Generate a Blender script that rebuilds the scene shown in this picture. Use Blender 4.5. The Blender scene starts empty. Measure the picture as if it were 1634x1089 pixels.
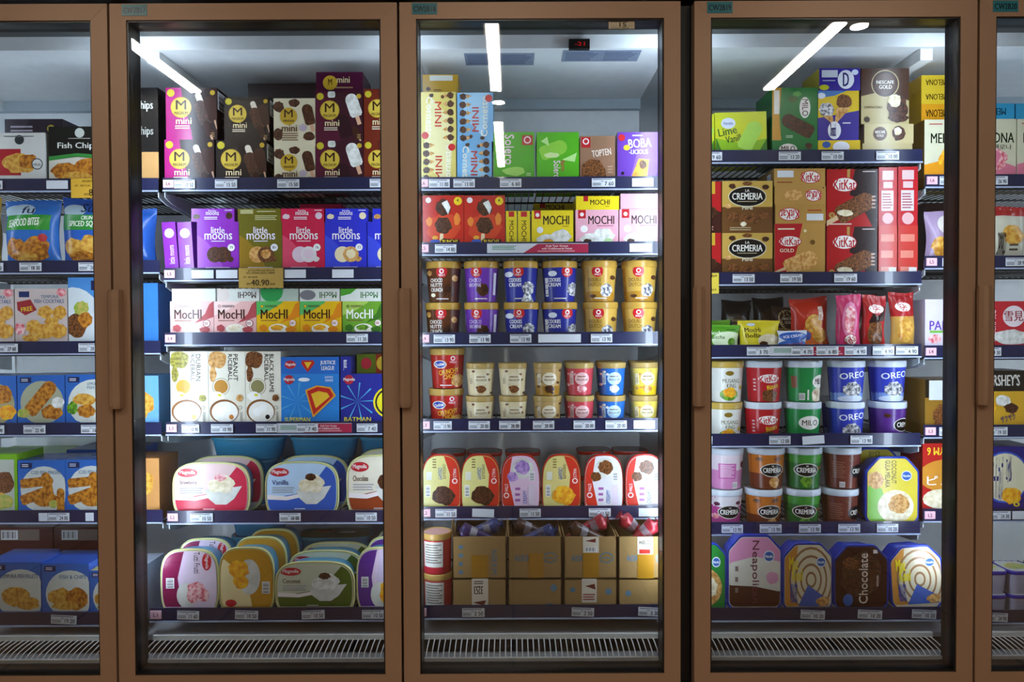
import bpy, math, random
from mathutils import Matrix, Vector, Euler
# ------------------------------------------------------------------ camera, world, light
SC = bpy.context.scene
COL = SC.collection
IMG_W, IMG_H, F = 1634, 1089, 1189.0
CAM = Vector((0.0, -1.965, 1.2))
cd = bpy.data.cameras.new('camera')
cam = bpy.data.objects.new('camera', cd)
COL.objects.link(cam)
cd.sensor_width = 36.0
cd.lens = 36.0 * F / IMG_W
cd.clip_start = 0.05
RM = Matrix.Rotation(math.radians(90 - 1.1), 3, 'X') @ Matrix.Rotation(math.radians(-0.25), 3, 'Z')
cam.location = CAM
cam.rotation_euler = RM.to_euler()
SC.camera = cam
SC.view_settings.view_transform = 'Standard'
SC.view_settings.look = 'None'
SC.view_settings.gamma = 1.0
SC.view_settings.use_curve_mapping = False
SC.view_settings.exposure = 0.0
w = bpy.data.worlds.new('world')
SC.world = w
w.use_nodes = True
w.node_tree.nodes['Background'].inputs[0].default_value = (0.9, 0.72, 0.55, 1)
w.node_tree.nodes['Background'].inputs[1].default_value = 0.13
LED_S = 34.0          # freezer mullion LED strips, emission strength
LAMP_S = 78.0        # shop ceiling luminaires, emission strength

def at(px, py, Y):
    d = RM @ Vector(((px - IMG_W / 2) / F, -(py - IMG_H / 2) / F, -1.0))
    return CAM + d * ((Y - CAM.y) / d.y)
def X(px, Y, py=544):
    return at(px, py, Y).x
def Z(py, Y, px=817):
    return at(px, py, Y).z

# ------------------------------------------------------------------ materials
MATS = {}
def lin(h):
    h = h.lstrip('#')
    o = []
    for i in (0, 2, 4):
        c = int(h[i:i + 2], 16) / 255
        o.append(c / 12.92 if c <= 0.04045 else ((c + 0.055) / 1.055) ** 2.4)
    return (*o, 1)
def M(h, rough=0.27, metal=0.0, var=0.10, scale=30.0, c2=None, bump=0.0, coat=0.0, spec=0.42):
    """procedural surface: one colour (or two, c2) broken up by noise"""
    key = (h, rough, metal, var, scale, c2, bump, coat, spec)
    if key in MATS:
        return MATS[key]
    m = bpy.data.materials.new('surface_' + h.strip('#'))
    m.use_nodes = True
    nt = m.node_tree
    b = nt.nodes['Principled BSDF']
    b.inputs['Roughness'].default_value = rough
    b.inputs['Metallic'].default_value = metal
    b.inputs['Coat Weight'].default_value = coat
    if not metal: b.inputs['Specular IOR Level'].default_value = spec
    tc = nt.nodes.new('ShaderNodeTexCoord')
    nz = nt.nodes.new('ShaderNodeTexNoise')
    nz.inputs['Scale'].default_value = scale
    nz.inputs['Detail'].default_value = 3
    nt.links.new(tc.outputs['Object'], nz.inputs['Vector'])
    rp = nt.nodes.new('ShaderNodeValToRGB')
    c = lin(h)
    if c2:
        rp.color_ramp.elements[0].position = 0.38
        rp.color_ramp.elements[1].position = 0.62
        rp.color_ramp.elements[0].color = lin(c2)
        rp.color_ramp.elements[1].color = c
    else:
        rp.color_ramp.elements[0].color = (*[v * (1 - var) for v in c[:3]], 1)
        rp.color_ramp.elements[1].color = (*[min(1, v * (1 + var)) for v in c[:3]], 1)
    nt.links.new(nz.outputs['Fac'], rp.inputs['Fac'])
    nt.links.new(rp.outputs['Color'], b.inputs['Base Color'])
    if bump:
        bp = nt.nodes.new('ShaderNodeBump')
        bp.inputs['Strength'].default_value = bump
        bp.inputs['Distance'].default_value = 0.002
        nt.links.new(nz.outputs['Fac'], bp.inputs['Height'])
        nt.links.new(bp.outputs['Normal'], b.inputs['Normal'])
    MATS[key] = m
    return m
FOOD = {
    'fry': ('#d08a2c', '#8a4a12', 90), 'fry2': ('#e0b050', '#b87820', 80), 'choc': ('#5a3018', '#2a140a', 120),
    'nut': ('#8a5428', '#40200e', 160), 'cream': ('#f2e8d0', '#d8c8a0', 60), 'white': ('#f0f0ec', '#c8c8c0', 60),
    'berry': ('#d05060', '#f0c8c8', 90), 'mango': ('#f4c030', '#e08a18', 60), 'green': ('#7ab030', '#3a6a18', 90),
    'oreo': ('#e8e8ea', '#4a4a58', 110), 'caramel': ('#e0b070', '#b07830', 90), 'plate': ('#dcdcd6', '#c0c0b8', 20),
    'salad': ('#8aa83c', '#c8b060', 70), 'lilac': ('#c8a0d8', '#8060b0', 70), 'gold': ('#b08a38', '#80601c', 50),
    'swirl': ('#eadfc4', '#9a6a40', 45), 'durian': ('#a8a040', '#706820', 130)}
def mat(c):
    if c in FOOD:
        a, b_, s = FOOD[c]
        return M(a, 0.3, 0, 0, s, b_)
    if c.startswith('#'):
        return M(c)
    return MATS[c]
def special(name, fn):
    m = bpy.data.materials.new(name)
    m.use_nodes = True
    fn(m.node_tree)
    MATS[name] = m
def emis(col, s):
    def fn(nt):
        b = nt.nodes['Principled BSDF']
        b.inputs['Base Color'].default_value = lin(col)
        b.inputs['Emission Color'].default_value = lin(col)
        b.inputs['Emission Strength'].default_value = s
    return fn
special('led', emis('#dcecff', LED_S))
special('led_high', emis('#dcecff', LED_S * 1.3))
special('led_low', emis('#dcecff', LED_S * .7))
special('lamp', emis('#fff4e4', LAMP_S))
special('red_digit', emis('#c01008', .5))
def glass(nt):
    nt.nodes.remove(nt.nodes['Principled BSDF'])
    out = nt.nodes['Material Output']
    t = nt.nodes.new('ShaderNodeBsdfTransparent')
    t.inputs[0].default_value = (0.95, 0.97, 0.97, 1)
    g = nt.nodes.new('ShaderNodeBsdfGlossy')
    g.inputs['Roughness'].default_value = 0.0
    fr = nt.nodes.new('ShaderNodeFresnel')
    fr.inputs['IOR'].default_value = 1.5
    mx = nt.nodes.new('ShaderNodeMixShader')
    nt.links.new(fr.outputs[0], mx.inputs[0])
    nt.links.new(t.outputs[0], mx.inputs[1])
    nt.links.new(g.outputs[0], mx.inputs[2])
    nt.links.new(mx.outputs[0], out.inputs[0])
special('glass', glass)

# ------------------------------------------------------------------ mesh builder
class MB:
    def __init__(s):
        s.v, s.f, s.m, s.sm, s.slots = [], [], [], [], []
    def slot(s, c):
        m = mat(c) if isinstance(c, str) else c
        if m not in s.slots:
            s.slots.append(m)
        return s.slots.index(m)
    def add(s, vs, fs, c, smooth=False):
        o = len(s.v)
        k = s.slot(c)
        s.v += [tuple(p) for p in vs]
        for f in fs:
            s.f.append([i + o for i in f])
            s.m.append(k)
            s.sm.append(smooth)
    def box(s, x0, x1, y0, y1, z0, z1, c):
        vs = [(x, y, z) for x in (x0, x1) for y in (y0, y1) for z in (z0, z1)]
        s.add(vs, [(0, 1, 3, 2), (4, 6, 7, 5), (0, 4, 5, 1), (2, 3, 7, 6), (0, 2, 6, 4), (1, 5, 7, 3)], c)
    def prism(s, pts, ext, c, smooth=False):
        """closed outline pts (3d) extruded by vector ext"""
        n = len(pts)
        e = Vector(ext)
        vs = [Vector(p) for p in pts] + [Vector(p) + e for p in pts]
        s.add(vs, [tuple(range(n))[::-1], tuple(range(n, 2 * n))], c)
        s.add(vs, [(i, (i + 1) % n, n + (i + 1) % n, n + i) for i in range(n)], c, smooth)
    def loft(s, rings, c, cap0=True, cap1=True, smooth=True):
        n = len(rings[0])
        vs = [p for r in rings for p in r]
        fs = [(k * n + i, k * n + (i + 1) % n, (k + 1) * n + (i + 1) % n, (k + 1) * n + i)
              for k in range(len(rings) - 1) for i in range(n)]
        s.add(vs, fs, c, smooth)
        if cap0:
            s.add(rings[0], [tuple(range(n))[::-1]], c)
        if cap1:
            s.add(rings[-1], [tuple(range(n))], c)
    def lathe(s, prof, c, seg=40, cap0=True, cap1=True):
        s.loft([[(r * math.cos(2 * math.pi * i / seg), r * math.sin(2 * math.pi * i / seg), z) for i in range(seg)]
                for r, z in prof], c, cap0, cap1)
    def tube(s, pts, r, c, seg=6):
        rings = []
        for k, p in enumerate(pts):
            p = Vector(p)
            d = (Vector(pts[min(k + 1, len(pts) - 1)]) - Vector(pts[max(k - 1, 0)])).normalized()
            a = d.cross(Vector((1, 0, 0)) if abs(d.x) < 0.9 else Vector((0, 1, 0))).normalized()
            b = d.cross(a)
            rings.append([p + (a * math.cos(2 * math.pi * i / seg) + b * math.sin(2 * math.pi * i / seg)) * r for i in range(seg)])
        s.loft(rings, c)
    def mesh(s, name):
        me = bpy.data.meshes.new(name)
        me.from_pydata(s.v, [], s.f)
        for m in s.slots:
            me.materials.append(m)
        me.polygons.foreach_set('material_index', s.m)
        me.polygons.foreach_set('use_smooth', s.sm)
        me.update()
        return me
    def build(s, name, parent=None, loc=(0, 0, 0), rot=(0, 0, 0)):
        return put(name, s.mesh(name), parent, loc, rot)
def put(name, me, parent=None, loc=(0, 0, 0), rot=(0, 0, 0)):
    o = bpy.data.objects.new(name, me)
    COL.objects.link(o)
    o.parent = parent
    o.location = loc
    o.rotation_euler = rot
    return o
def empty(name, loc, rot=(0, 0, 0)):
    o = put(name, None, None, loc, rot)
    o.empty_display_size = 0.02
    return o
def tag(o, label=None, cat=None, group=None, kind=None):
    if label: o['label'] = label
    if cat: o['category'] = cat
    if group: o['group'] = group
    if kind: o['kind'] = kind
    return o

# ------------------------------------------------------------------ flat print: 2d art mapped on a surface
TXT = {}
def text_tris(s):
    if s not in TXT:
        c = bpy.data.curves.new('lettering', 'FONT')
        c.body = s
        c.resolution_u = 2
        c.fill_mode = 'FRONT'
        o = bpy.data.objects.new('lettering', c)
        me = bpy.data.meshes.new_from_object(o)
        me.calc_loop_triangles()
        vs = [(v.co.x, v.co.y) for v in me.vertices]
        ts = [tuple(t.vertices) for t in me.loop_triangles]
        x0, x1 = min(v[0] for v in vs), max(v[0] for v in vs)
        y0, y1 = min(v[1] for v in vs), max(v[1] for v in vs)
        TXT[s] = ([((x - x0) / (x1 - x0), (y - y0) / max(1e-6, y1 - y0)) for x, y in vs], ts)
        bpy.data.objects.remove(o)
        bpy.data.meshes.remove(me)
    return TXT[s]
def art(mb, ops, fmap, W, H, tol=None, eps=0.00012, base=0.0002):
    """ops in face units (0..1, v up); fmap(u, v, off) -> point; tol: longest edge on curved faces"""
    mn = min(W, H)
    def emit(pts, tris, c, lay):
        pts = [(min(1, max(0, p[0])), min(1, max(0, p[1]))) for p in pts]
        if tol:
            pts = list(pts)
            done, st, mid = [], list(tris), {}
            def ln(a, b): return math.hypot((pts[a][0] - pts[b][0]) * W, (pts[a][1] - pts[b][1]) * H)
            while st:
                a, b, d = st.pop()
                e = sorted(((ln(a, b), a, b, d), (ln(b, d), b, d, a), (ln(d, a), d, a, b)), reverse=True)[0]
                if e[0] <= tol or len(done) > 6000:
                    done.append((a, b, d))
                    continue
                k = (min(e[1], e[2]), max(e[1], e[2]))
                if k not in mid:
                    mid[k] = len(pts)
                    pts.append(((pts[e[1]][0] + pts[e[2]][0]) / 2, (pts[e[1]][1] + pts[e[2]][1]) / 2))
                st += [(e[1], mid[k], e[3]), (mid[k], e[2], e[3])]
            tris = done
        off = base + eps * lay
        mb.add([fmap(u, v, off) for u, v in pts], tris, c)
    def fan(pts, c, lay):
        cx, cy = sum(p[0] for p in pts) / len(pts), sum(p[1] for p in pts) / len(pts)
        n = len(pts)
        emit([(cx, cy)] + list(pts), [(0, 1 + i, 1 + (i + 1) % n) for i in range(n)], c, lay)
    for lay, op in enumerate(ops):
        k = op[0]
        if k == 'r':
            _, a, b, c_, d, col = op
            emit([(a, b), (c_, b), (c_, d), (a, d)], [(0, 1, 2), (0, 2, 3)], col, lay)
        elif k in 'ed':
            if k == 'e': _, cx, cy, rx, ry, col = op
            else:
                _, cx, cy, r, col = op
                rx, ry = r * mn / W, r * mn / H
            fan([(cx + rx * math.cos(t * math.pi / 12), cy + ry * math.sin(t * math.pi / 12)) for t in range(24)], col, lay)
        elif k == 'f':                                  # irregular blob of food
            _, cx, cy, rx, ry, col = op
            rg = random.Random(int(cx * 977 + cy * 613 + rx * 389))
            fan([(cx + rx * q * math.cos(t * math.pi / 9), cy + ry * q * math.sin(t * math.pi / 9))
                 for t in range(18) for q in [rg.uniform(0.84, 1.06)]], col, lay)
        elif k == 'p':
            fan(op[1], op[2], lay)
        elif k == 'bar':                                # ice cream bar on a stick: cx, cy, length, width (of min side), angle
            _, cx, cy, L, wd, ang, col, stick = op
            ca, sa = math.cos(math.radians(ang)), math.sin(math.radians(ang))
            def tr(x, y): return (cx + (x * ca - y * sa) * mn / W, cy + (x * sa + y * ca) * mn / H)
            if stick:
                fan([tr(x, y) for x, y in ((-wd * .16, -L * .85), (wd * .16, -L * .85), (wd * .16, 0), (-wd * .16, 0))], stick, lay - .5)
            cap = [(wd / 2 * math.cos(t * math.pi / 8), L / 2 - wd / 2 + wd / 2 * math.sin(t * math.pi / 8)) for t in range(9)]
            fan([tr(x, y) for x, y in cap + [(-wd / 2, -L / 2 + wd * .2), (-wd / 2 * .7, -L / 2), (wd / 2 * .7, -L / 2), (wd / 2, -L / 2 + wd * .2)]], col, lay)
        elif k == 't':
            s, a, b, c_, d, col = op[1:7]
            rot = op[7] if len(op) > 7 else 0
            ang = math.radians(op[8]) if len(op) > 8 else 0
            vs, ts = text_tris(s)
            out = []
            mx, my = (a + c_) / 2, (b + d) / 2
            for x, y in vs:
                if rot == 90: x, y = 1 - y, x
                elif rot == -90: x, y = y, 1 - x
                elif rot == 180: x, y = 1 - x, 1 - y
                u, v = a + x * (c_ - a), b + y * (d - b)
                if ang:
                    du, dv = (u - mx) * W, (v - my) * H
                    u, v = mx + (du * math.cos(ang) - dv * math.sin(ang)) / W, my + (du * math.sin(ang) + dv * math.cos(ang)) / H
                out.append((u, v))
            sw = .02 * ((d - b) if rot in (0, 180) else (c_ - a)) * (H / W if rot in (0, 180) else 1)
            for q in (-sw, sw):
                emit([(u + q, v) for u, v in out], ts, col, lay + (.3 if q > 0 else 0))
        elif k == 'l':                                  # fine print: rows of short dashes
            _, a, b, c_, d, n, col = op
            rg = random.Random(n)
            for i in range(n):
                yy = d - (i + .25) * (d - b) / n
                e = c_ - rg.uniform(0, .25) * (c_ - a)
                emit([(a, yy - (d - b) / n * .45), (e, yy - (d - b) / n * .45), (e, yy), (a, yy)], [(0, 1, 2), (0, 2, 3)], col, lay)
        elif k == 'b':                                  # bar code on white
            _, a, b, c_, d, vert = op
            emit([(a, b), (c_, b), (c_, d), (a, d)], [(0, 1, 2), (0, 2, 3)], '#e8e8e8', lay)
            for i in range(9):
                t0, t1 = .08 + i * .095, .08 + i * .095 + (.03 if i % 3 else .06)
                if vert: q = (a + .12 * (c_ - a), b + t0 * (d - b), a + .88 * (c_ - a), b + t1 * (d - b))
                else: q = (a + t0 * (c_ - a), b + .12 * (d - b), a + t1 * (c_ - a), b + .88 * (d - b))
                emit([(q[0], q[1]), (q[2], q[1]), (q[2], q[3]), (q[0], q[3])], [(0, 1, 2), (0, 2, 3)], '#202020', lay + .5)
# ------------------------------------------------------------------ shop floor, ceiling and its luminaires
ST = 'structure'
def tiles(nt):
    b = nt.nodes['Principled BSDF']
    b.inputs['Roughness'].default_value = 0.35
    tc = nt.nodes.new('ShaderNodeTexCoord')
    br = nt.nodes.new('ShaderNodeTexBrick')
    br.offset = 0
    br.inputs['Color1'].default_value = lin('#b08a68')
    br.inputs['Color2'].default_value = lin('#a88262')
    br.inputs['Mortar'].default_value = lin('#201810')
    br.inputs['Scale'].default_value = 1
    br.inputs['Mortar Size'].default_value = 0.006
    br.inputs['Brick Width'].default_value = 0.6
    br.inputs['Row Height'].default_value = 0.6
    nt.links.new(tc.outputs['Object'], br.inputs['Vector'])
    nt.links.new(br.outputs['Color'], b.inputs['Base Color'])
special('floor_tiles', tiles)
mb = MB(); mb.box(-5, 5, -9, 1.2, -0.05, 0, 'floor_tiles'); tag(mb.build('floor'), kind=ST)
mb = MB(); mb.box(-5, 5, -9, 1.2, 2.86, 2.92, '#3a3430'); tag(mb.build('ceiling'), kind=ST)
mb = MB(); mb.box(-5, 5, 0.95, 1.05, 0, 2.86, '#2a2624'); tag(mb.build('wall_back'), kind=ST)
def ceiling_lamp(x, y0, y1, where):
    r = empty('ceiling_lamp_offscreen', (x, (y0 + y1) / 2, 2.80))
    L = (y1 - y0) / 2
    m = MB(); m.box(-.045, .045, -L - .02, L + .02, .012, .06, '#d8d4cc'); m.build('housing', r)
    m = MB(); m.box(-.035, .035, -L, L, 0, .014, 'lamp'); m.build('diffuser', r)
    tag(r, 'long white linear lamp on the shop ceiling ' + where, 'lamp', 'linear lamps on the shop ceiling')
for x, ws in ((-2.14, 'over the fish section'), (-.1, 'facing door CW2B18'), (1.75, 'facing door CW2B19')):
    for y0, y1 in ((-3.1, -2.0), (-5.5, -3.9))[:2 if x == -.1 else 1]:
        ceiling_lamp(x, y0, y1, ws + (', nearer the freezer' if y0 > -3.5 else ', farther from the freezer'))
for x, y, ws in ((-2.33, -1.94, 'over the fish section'), (-.09, -3.45, 'facing door CW2B18'), (1.9, -2.1, 'facing door CW2B19')):
    r = empty('ceiling_spot_offscreen', (x, y, 2.83))
    m = MB(); m.lathe([(.055, 0), (.06, .03)], '#c8c4bc', 20); m.build('ring', r)
    m = MB(); m.lathe([(.045, -.004), (.045, .004)], 'lamp', 20); m.build('lens', r)
    tag(r, 'small round downlight on the shop ceiling ' + ws, 'lamp', 'round ceiling downlights')

# ------------------------------------------------------------------ freezer cabinets
RY, RY1 = 0.28, 0.165            # price rail planes of the upper shelves and of the bottom shelf
BACK = 0.75
zc = Z(78, .237); zg = Z(55, .225); zt = Z(3, 0); zb = Z(1102, 0)
WH, STEEL, BLK = M('#f2f7fa', .5), M('#9a9a9a', .3, .8), M('#08080a', .5)
def honeycomb(nt):
    b = nt.nodes['Principled BSDF']
    tc = nt.nodes.new('ShaderNodeTexCoord')
    vo = nt.nodes.new('ShaderNodeTexVoronoi'); vo.inputs['Scale'].default_value = 160; vo.inputs['Randomness'].default_value = 0
    rp = nt.nodes.new('ShaderNodeValToRGB')
    rp.color_ramp.elements[0].color = (.004, .004, .004, 1); rp.color_ramp.elements[0].position = .35
    rp.color_ramp.elements[1].color = (.05, .055, .055, 1); rp.color_ramp.elements[1].position = .5
    nt.links.new(tc.outputs['Object'], vo.inputs['Vector'])
    nt.links.new(vo.outputs['Distance'], rp.inputs['Fac'])
    nt.links.new(rp.outputs['Color'], b.inputs['Base Color'])
special('honeycomb', honeycomb)
MULL = {'a': [-1.835, -1.0525, -.294], 'b': [1.2245, 1.995]}
LEDM = {-1.052: 'led_high', -1.053: 'led_high', -.294: 'led_low'}
def cabinet(x0, x1, key, guards, label):
    r = empty('display_freezer', ((x0 + x1) / 2, .4, 0))
    c = Vector((-(x0 + x1) / 2, -.4, 0))
    def part(name, boxes, col, kind=None):
        m = MB()
        for b_ in boxes: m.box(*b_, col)
        return tag(m.build(name, r, c), kind=kind)
    part('back_panel', [(x0, x1, BACK, BACK + .05, .2, zc + .05)], WH)
    part('ceiling_panel', [(x0, x1, .24, BACK, zc, zc + .04)], WH)
    part('front_cover', [(x0, x1, .228, .245, zc - .002, zg + .01)], WH)
    part('air_grille', [(x0, x1, .07, .228, zg, zg + .01)], 'honeycomb')
    part('top_fascia', [(x0, x1, .055, .075, zg, zt + .12), (x0, x1, .006, .075, zt + .012, zt + .16)], BLK)
    part('back_cornice', [(x0, x1, BACK - .03, BACK, zc - .035, zc)], M('#a8b4bc', .4))
    for sx in (x0, x1 - .012):
        part('side_panel', [(sx, sx + .012, .075, BACK, .2, zc)], STEEL)
    part('deck', [(x0, x1, .168, BACK, .30, Z(1006, RY1) - .012), (x0, x1, .045, .17, .235, .262)], M('#98989a', .5))
    part('sill', [(x0, x1, .045, .065, .20, Z(1062, .055))], M('#8a8a8a', .5))
    part('base', [(x0, x1, .01, BACK + .05, 0, .235)], M('#1a1a1a', .5))
    for mx in MULL[key]:
        p = part('mullion', [(mx - .022, mx + .022, .068, .098, .24, zt)], BLK)
        m = MB(); m.box(mx - .011, mx + .011, .098, .106, .49, zg - .02, LEDM.get(round(mx, 3), 'led')); m.build('led_strip' if -1.4 < mx < 1.5 else 'led_strip_offscreen', p)
        part('ceiling_beam', [(mx - .018, mx + .018, .245, BACK - .03, zc - .035, zc)], WH)
    e = MB()
    ex = x1 - .03 if key == 'a' else x0 + .03
    e.box(ex - .011, ex + .011, .098, .106, .49, zg - .02, 'led_high' if key == 'a' else 'led_low')
    e.build('led_strip', r, c)
    jx = (x1 - .05, x1 - .001) if key == 'a' else (x0 + .001, x0 + .05)
    part('end_post', [(jx[0], jx[1], .068, .098, .24, zt), ((.4465, .4755) if key == 'a' else (.4785, .4815)) + (.03, .068, .24, zt)], BLK)
    for gx0, gx1 in guards:                              # white return-air guard of bent bars
        m = MB()
        ya, za, yb, zb_ = .065, Z(1051, .065), .16, Z(1019, .16)
        m.box(gx0, gx1, yb - .002, yb + .008, zb_ - .002, zb_ + .012, '#e6e6e0')
        m.box(gx0, gx1, ya - .006, ya + .003, za - .005, za + .003, '#e6e6e0')
        n = 46
        for i in range(n):
            x = gx0 + (i + .5) * (gx1 - gx0) / n
            m.tube([(x, yb, zb_), (x, yb - .035, zb_ - .001), (x, yb - .07, (za + zb_) / 2 + .002), (x, ya, za)], .0017, '#f6f6f0', 4)
        tag(m.build('return_air_guard', r, c), kind='stuff')
    tag(r, label, 'freezer')
    return r
cabinet(-1.88, .476, 'a', [(-1.79, -1.07), (-1.035, -.31), (-.28, .44)], 'upright glass-door freezer behind the doors tagged CW2B17 and CW2B18')
cabinet(.478, 2.04, 'b', [(.50, 1.205), (1.245, 1.95)], 'upright glass-door freezer behind the doors tagged CW2B19 and CW2B20')
# temperature display and the two paper sheets under the ceiling
r = empty('temperature_display', at(924, 80, .222))
m = MB(); m.box(-.03, .03, -.012, .004, 0, .028, BLK); m.build('case', r)
m = MB(); art(m, [('t', '-21', .25, .25, .8, .75, 'red_digit')], lambda u, v, o: (-.026 + .052 * u, -.0122 - o, .003 + .022 * v), .052, .022); m.build('digits', r)
tag(r, 'small black temperature display with red digits under the freezer ceiling', 'display')
for (a, b_, ya, yb, lb) in ((742, 852, .27, .37, 'beside the lamp reflection'), (897, 1020, .25, .34, 'behind the temperature display')):
    m = MB(); xa, xb = at(a, 90, (ya + yb) / 2).x, at(b_, 90, (ya + yb) / 2).x
    m.box(xa, xb, ya, yb, zc - .0015, zc - .0003, '#8a98b0')
    art(m, [('l', .04, .1, .46, .9, 6, '#5a6888'), ('l', .54, .1, .96, .9, 6, '#5a6888')], lambda u, v, o: (xa + (xb - xa) * u, ya + (yb - ya) * v, zc - .0015 - o), xb - xa, yb - ya)
    tag(m.build('paper_notice'), 'printed paper sheet stuck to the freezer ceiling ' + lb, 'notice')

# ------------------------------------------------------------------ doors
CH = M('#a8876c', .42, .2, .04, 8)
DOORS = {'CW2B16': (-272, 178), 'CW2B17': (182, 637), 'CW2B18': (641, 1086), 'CW2B19': (1108, 1556), 'CW2B20': (1560, 2010)}
def door(n, code):
    a, b_ = DOORS[code]
    x0, x1 = X(a, 0), X(b_, 0)
    r = empty('door_%d' % n, ((x0 + x1) / 2, 0, zb))
    W, H, t = (x1 - x0) / 2, zt - zb, .043
    o = [(-W, 0), (W, 0), (W, H), (-W, H)]
    i = [(-W + t, t), (W - t, t), (W - t, H - t), (-W + t, H - t)]
    for k, nm in enumerate(('bottom_rail', 'stile', 'top_rail', 'stile')):
        q = [o[k], o[(k + 1) % 4], i[(k + 1) % 4], i[k]]
        g = .0006 * (1 if k % 2 else 0)
        m = MB()
        m.prism([(x, g, z) for x, z in q], (0, .045, 0), CH)
        m.build(nm, r)
    m = MB()
    e = .004
    for bx in ((-W + .012, -W + t + e, .046, .066, .012, H - .012), (W - t - e, W - .012, .046, .066, .012, H - .012),
               (-W + t, W - t, .046, .066, .012, t + e), (-W + t, W - t, .046, .066, H - t - e, H - .012)):
        m.box(*bx, BLK)
    for bx in ((-W + t, -W + t + e, .004, .046, t, H - t), (W - t - e, W - t, .004, .046, t, H - t), (-W + t, W - t, .004, .046, t, t + e), (-W + t, W - t, .004, .046, H - t - e, H - t)):
        m.box(*bx, M('#1c1a19', .3))
    m.build('gasket', r)
    m = MB(); m.box(-W + t + .001, W - t - .001, .012, .016, t + .001, H - t - .001, 'glass'); m.build('glass_pane', r)
    sec = [(-.006, -.004), (-.008, -.018), (0, -.027), (.010, -.030), (.024, -.022), (.027, 0), (.019, 0), (.017, -.015), (.009, -.021), (.003, -.019), (-.001, -.013), (-.001, -.004)]
    h0, h1 = Z(645, 0) - zb, Z(464, 0) - zb
    m = MB(); m.prism([(x - W, y + .0005, h0) for x, y in sec], (0, 0, h1 - h0), M('#a8876c', .35, .2), False)
    for zz in (h0 - .006, h1):
        m.prism([(x * .92 - W + .001, y * .9 + .0005, zz) for x, y in sec], (0, 0, .006), M('#a8876c', .35, .2))
    m.build('handle', r)
    if n > 1:
        pa, pb = X(a + 20, 0) - (x0 + x1) / 2, X(a + 60, 0) - (x0 + x1) / 2
        za, z_ = Z(22.5, 0) - zb, Z(4.5, 0) - zb
        m = MB(); m.box(pa, pb, -.0012, .001, za, z_, '#2e8090')
        art(m, [('t', code, .06, .22, .94, .74, '#0c1418')], lambda u, v, f: (pa + (pb - pa) * u, -.0013 - f, za + (z_ - za) * v), pb - pa, z_ - za)
        tag(m.build('door_sign', r), 'teal sticker reading ' + code)
    if code == 'CW2B18':
        pa, pb, za, z_ = X(972, .012) - (x0 + x1) / 2, X(1013, .012) - (x0 + x1) / 2, Z(47, .012) - zb, Z(25, .012) - zb
        z_ = min(z_, H - t - .001)
        m = MB(); m.box(pa, pb, .0105, .0118, za, z_, '#d8ccb0')
        art(m, [('l', .05, .72, .95, .98, 2, '#303030'), ('t', '15', .42, .2, .68, .7, '#181818'), ('r', .08, .3, .9, .32, '#807860'), ('l', .1, .04, .8, .14, 1, '#303030')],
            lambda u, v, f: (pa + (pb - pa) * u, .0104 - f, za + (z_ - za) * v), pb - pa, z_ - za)
        tag(m.build('sticker', r), 'cream service sticker with handwritten 15')
    tag(r, kind=ST)
for n, code in enumerate(DOORS):
    door(n + 1, code)

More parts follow.
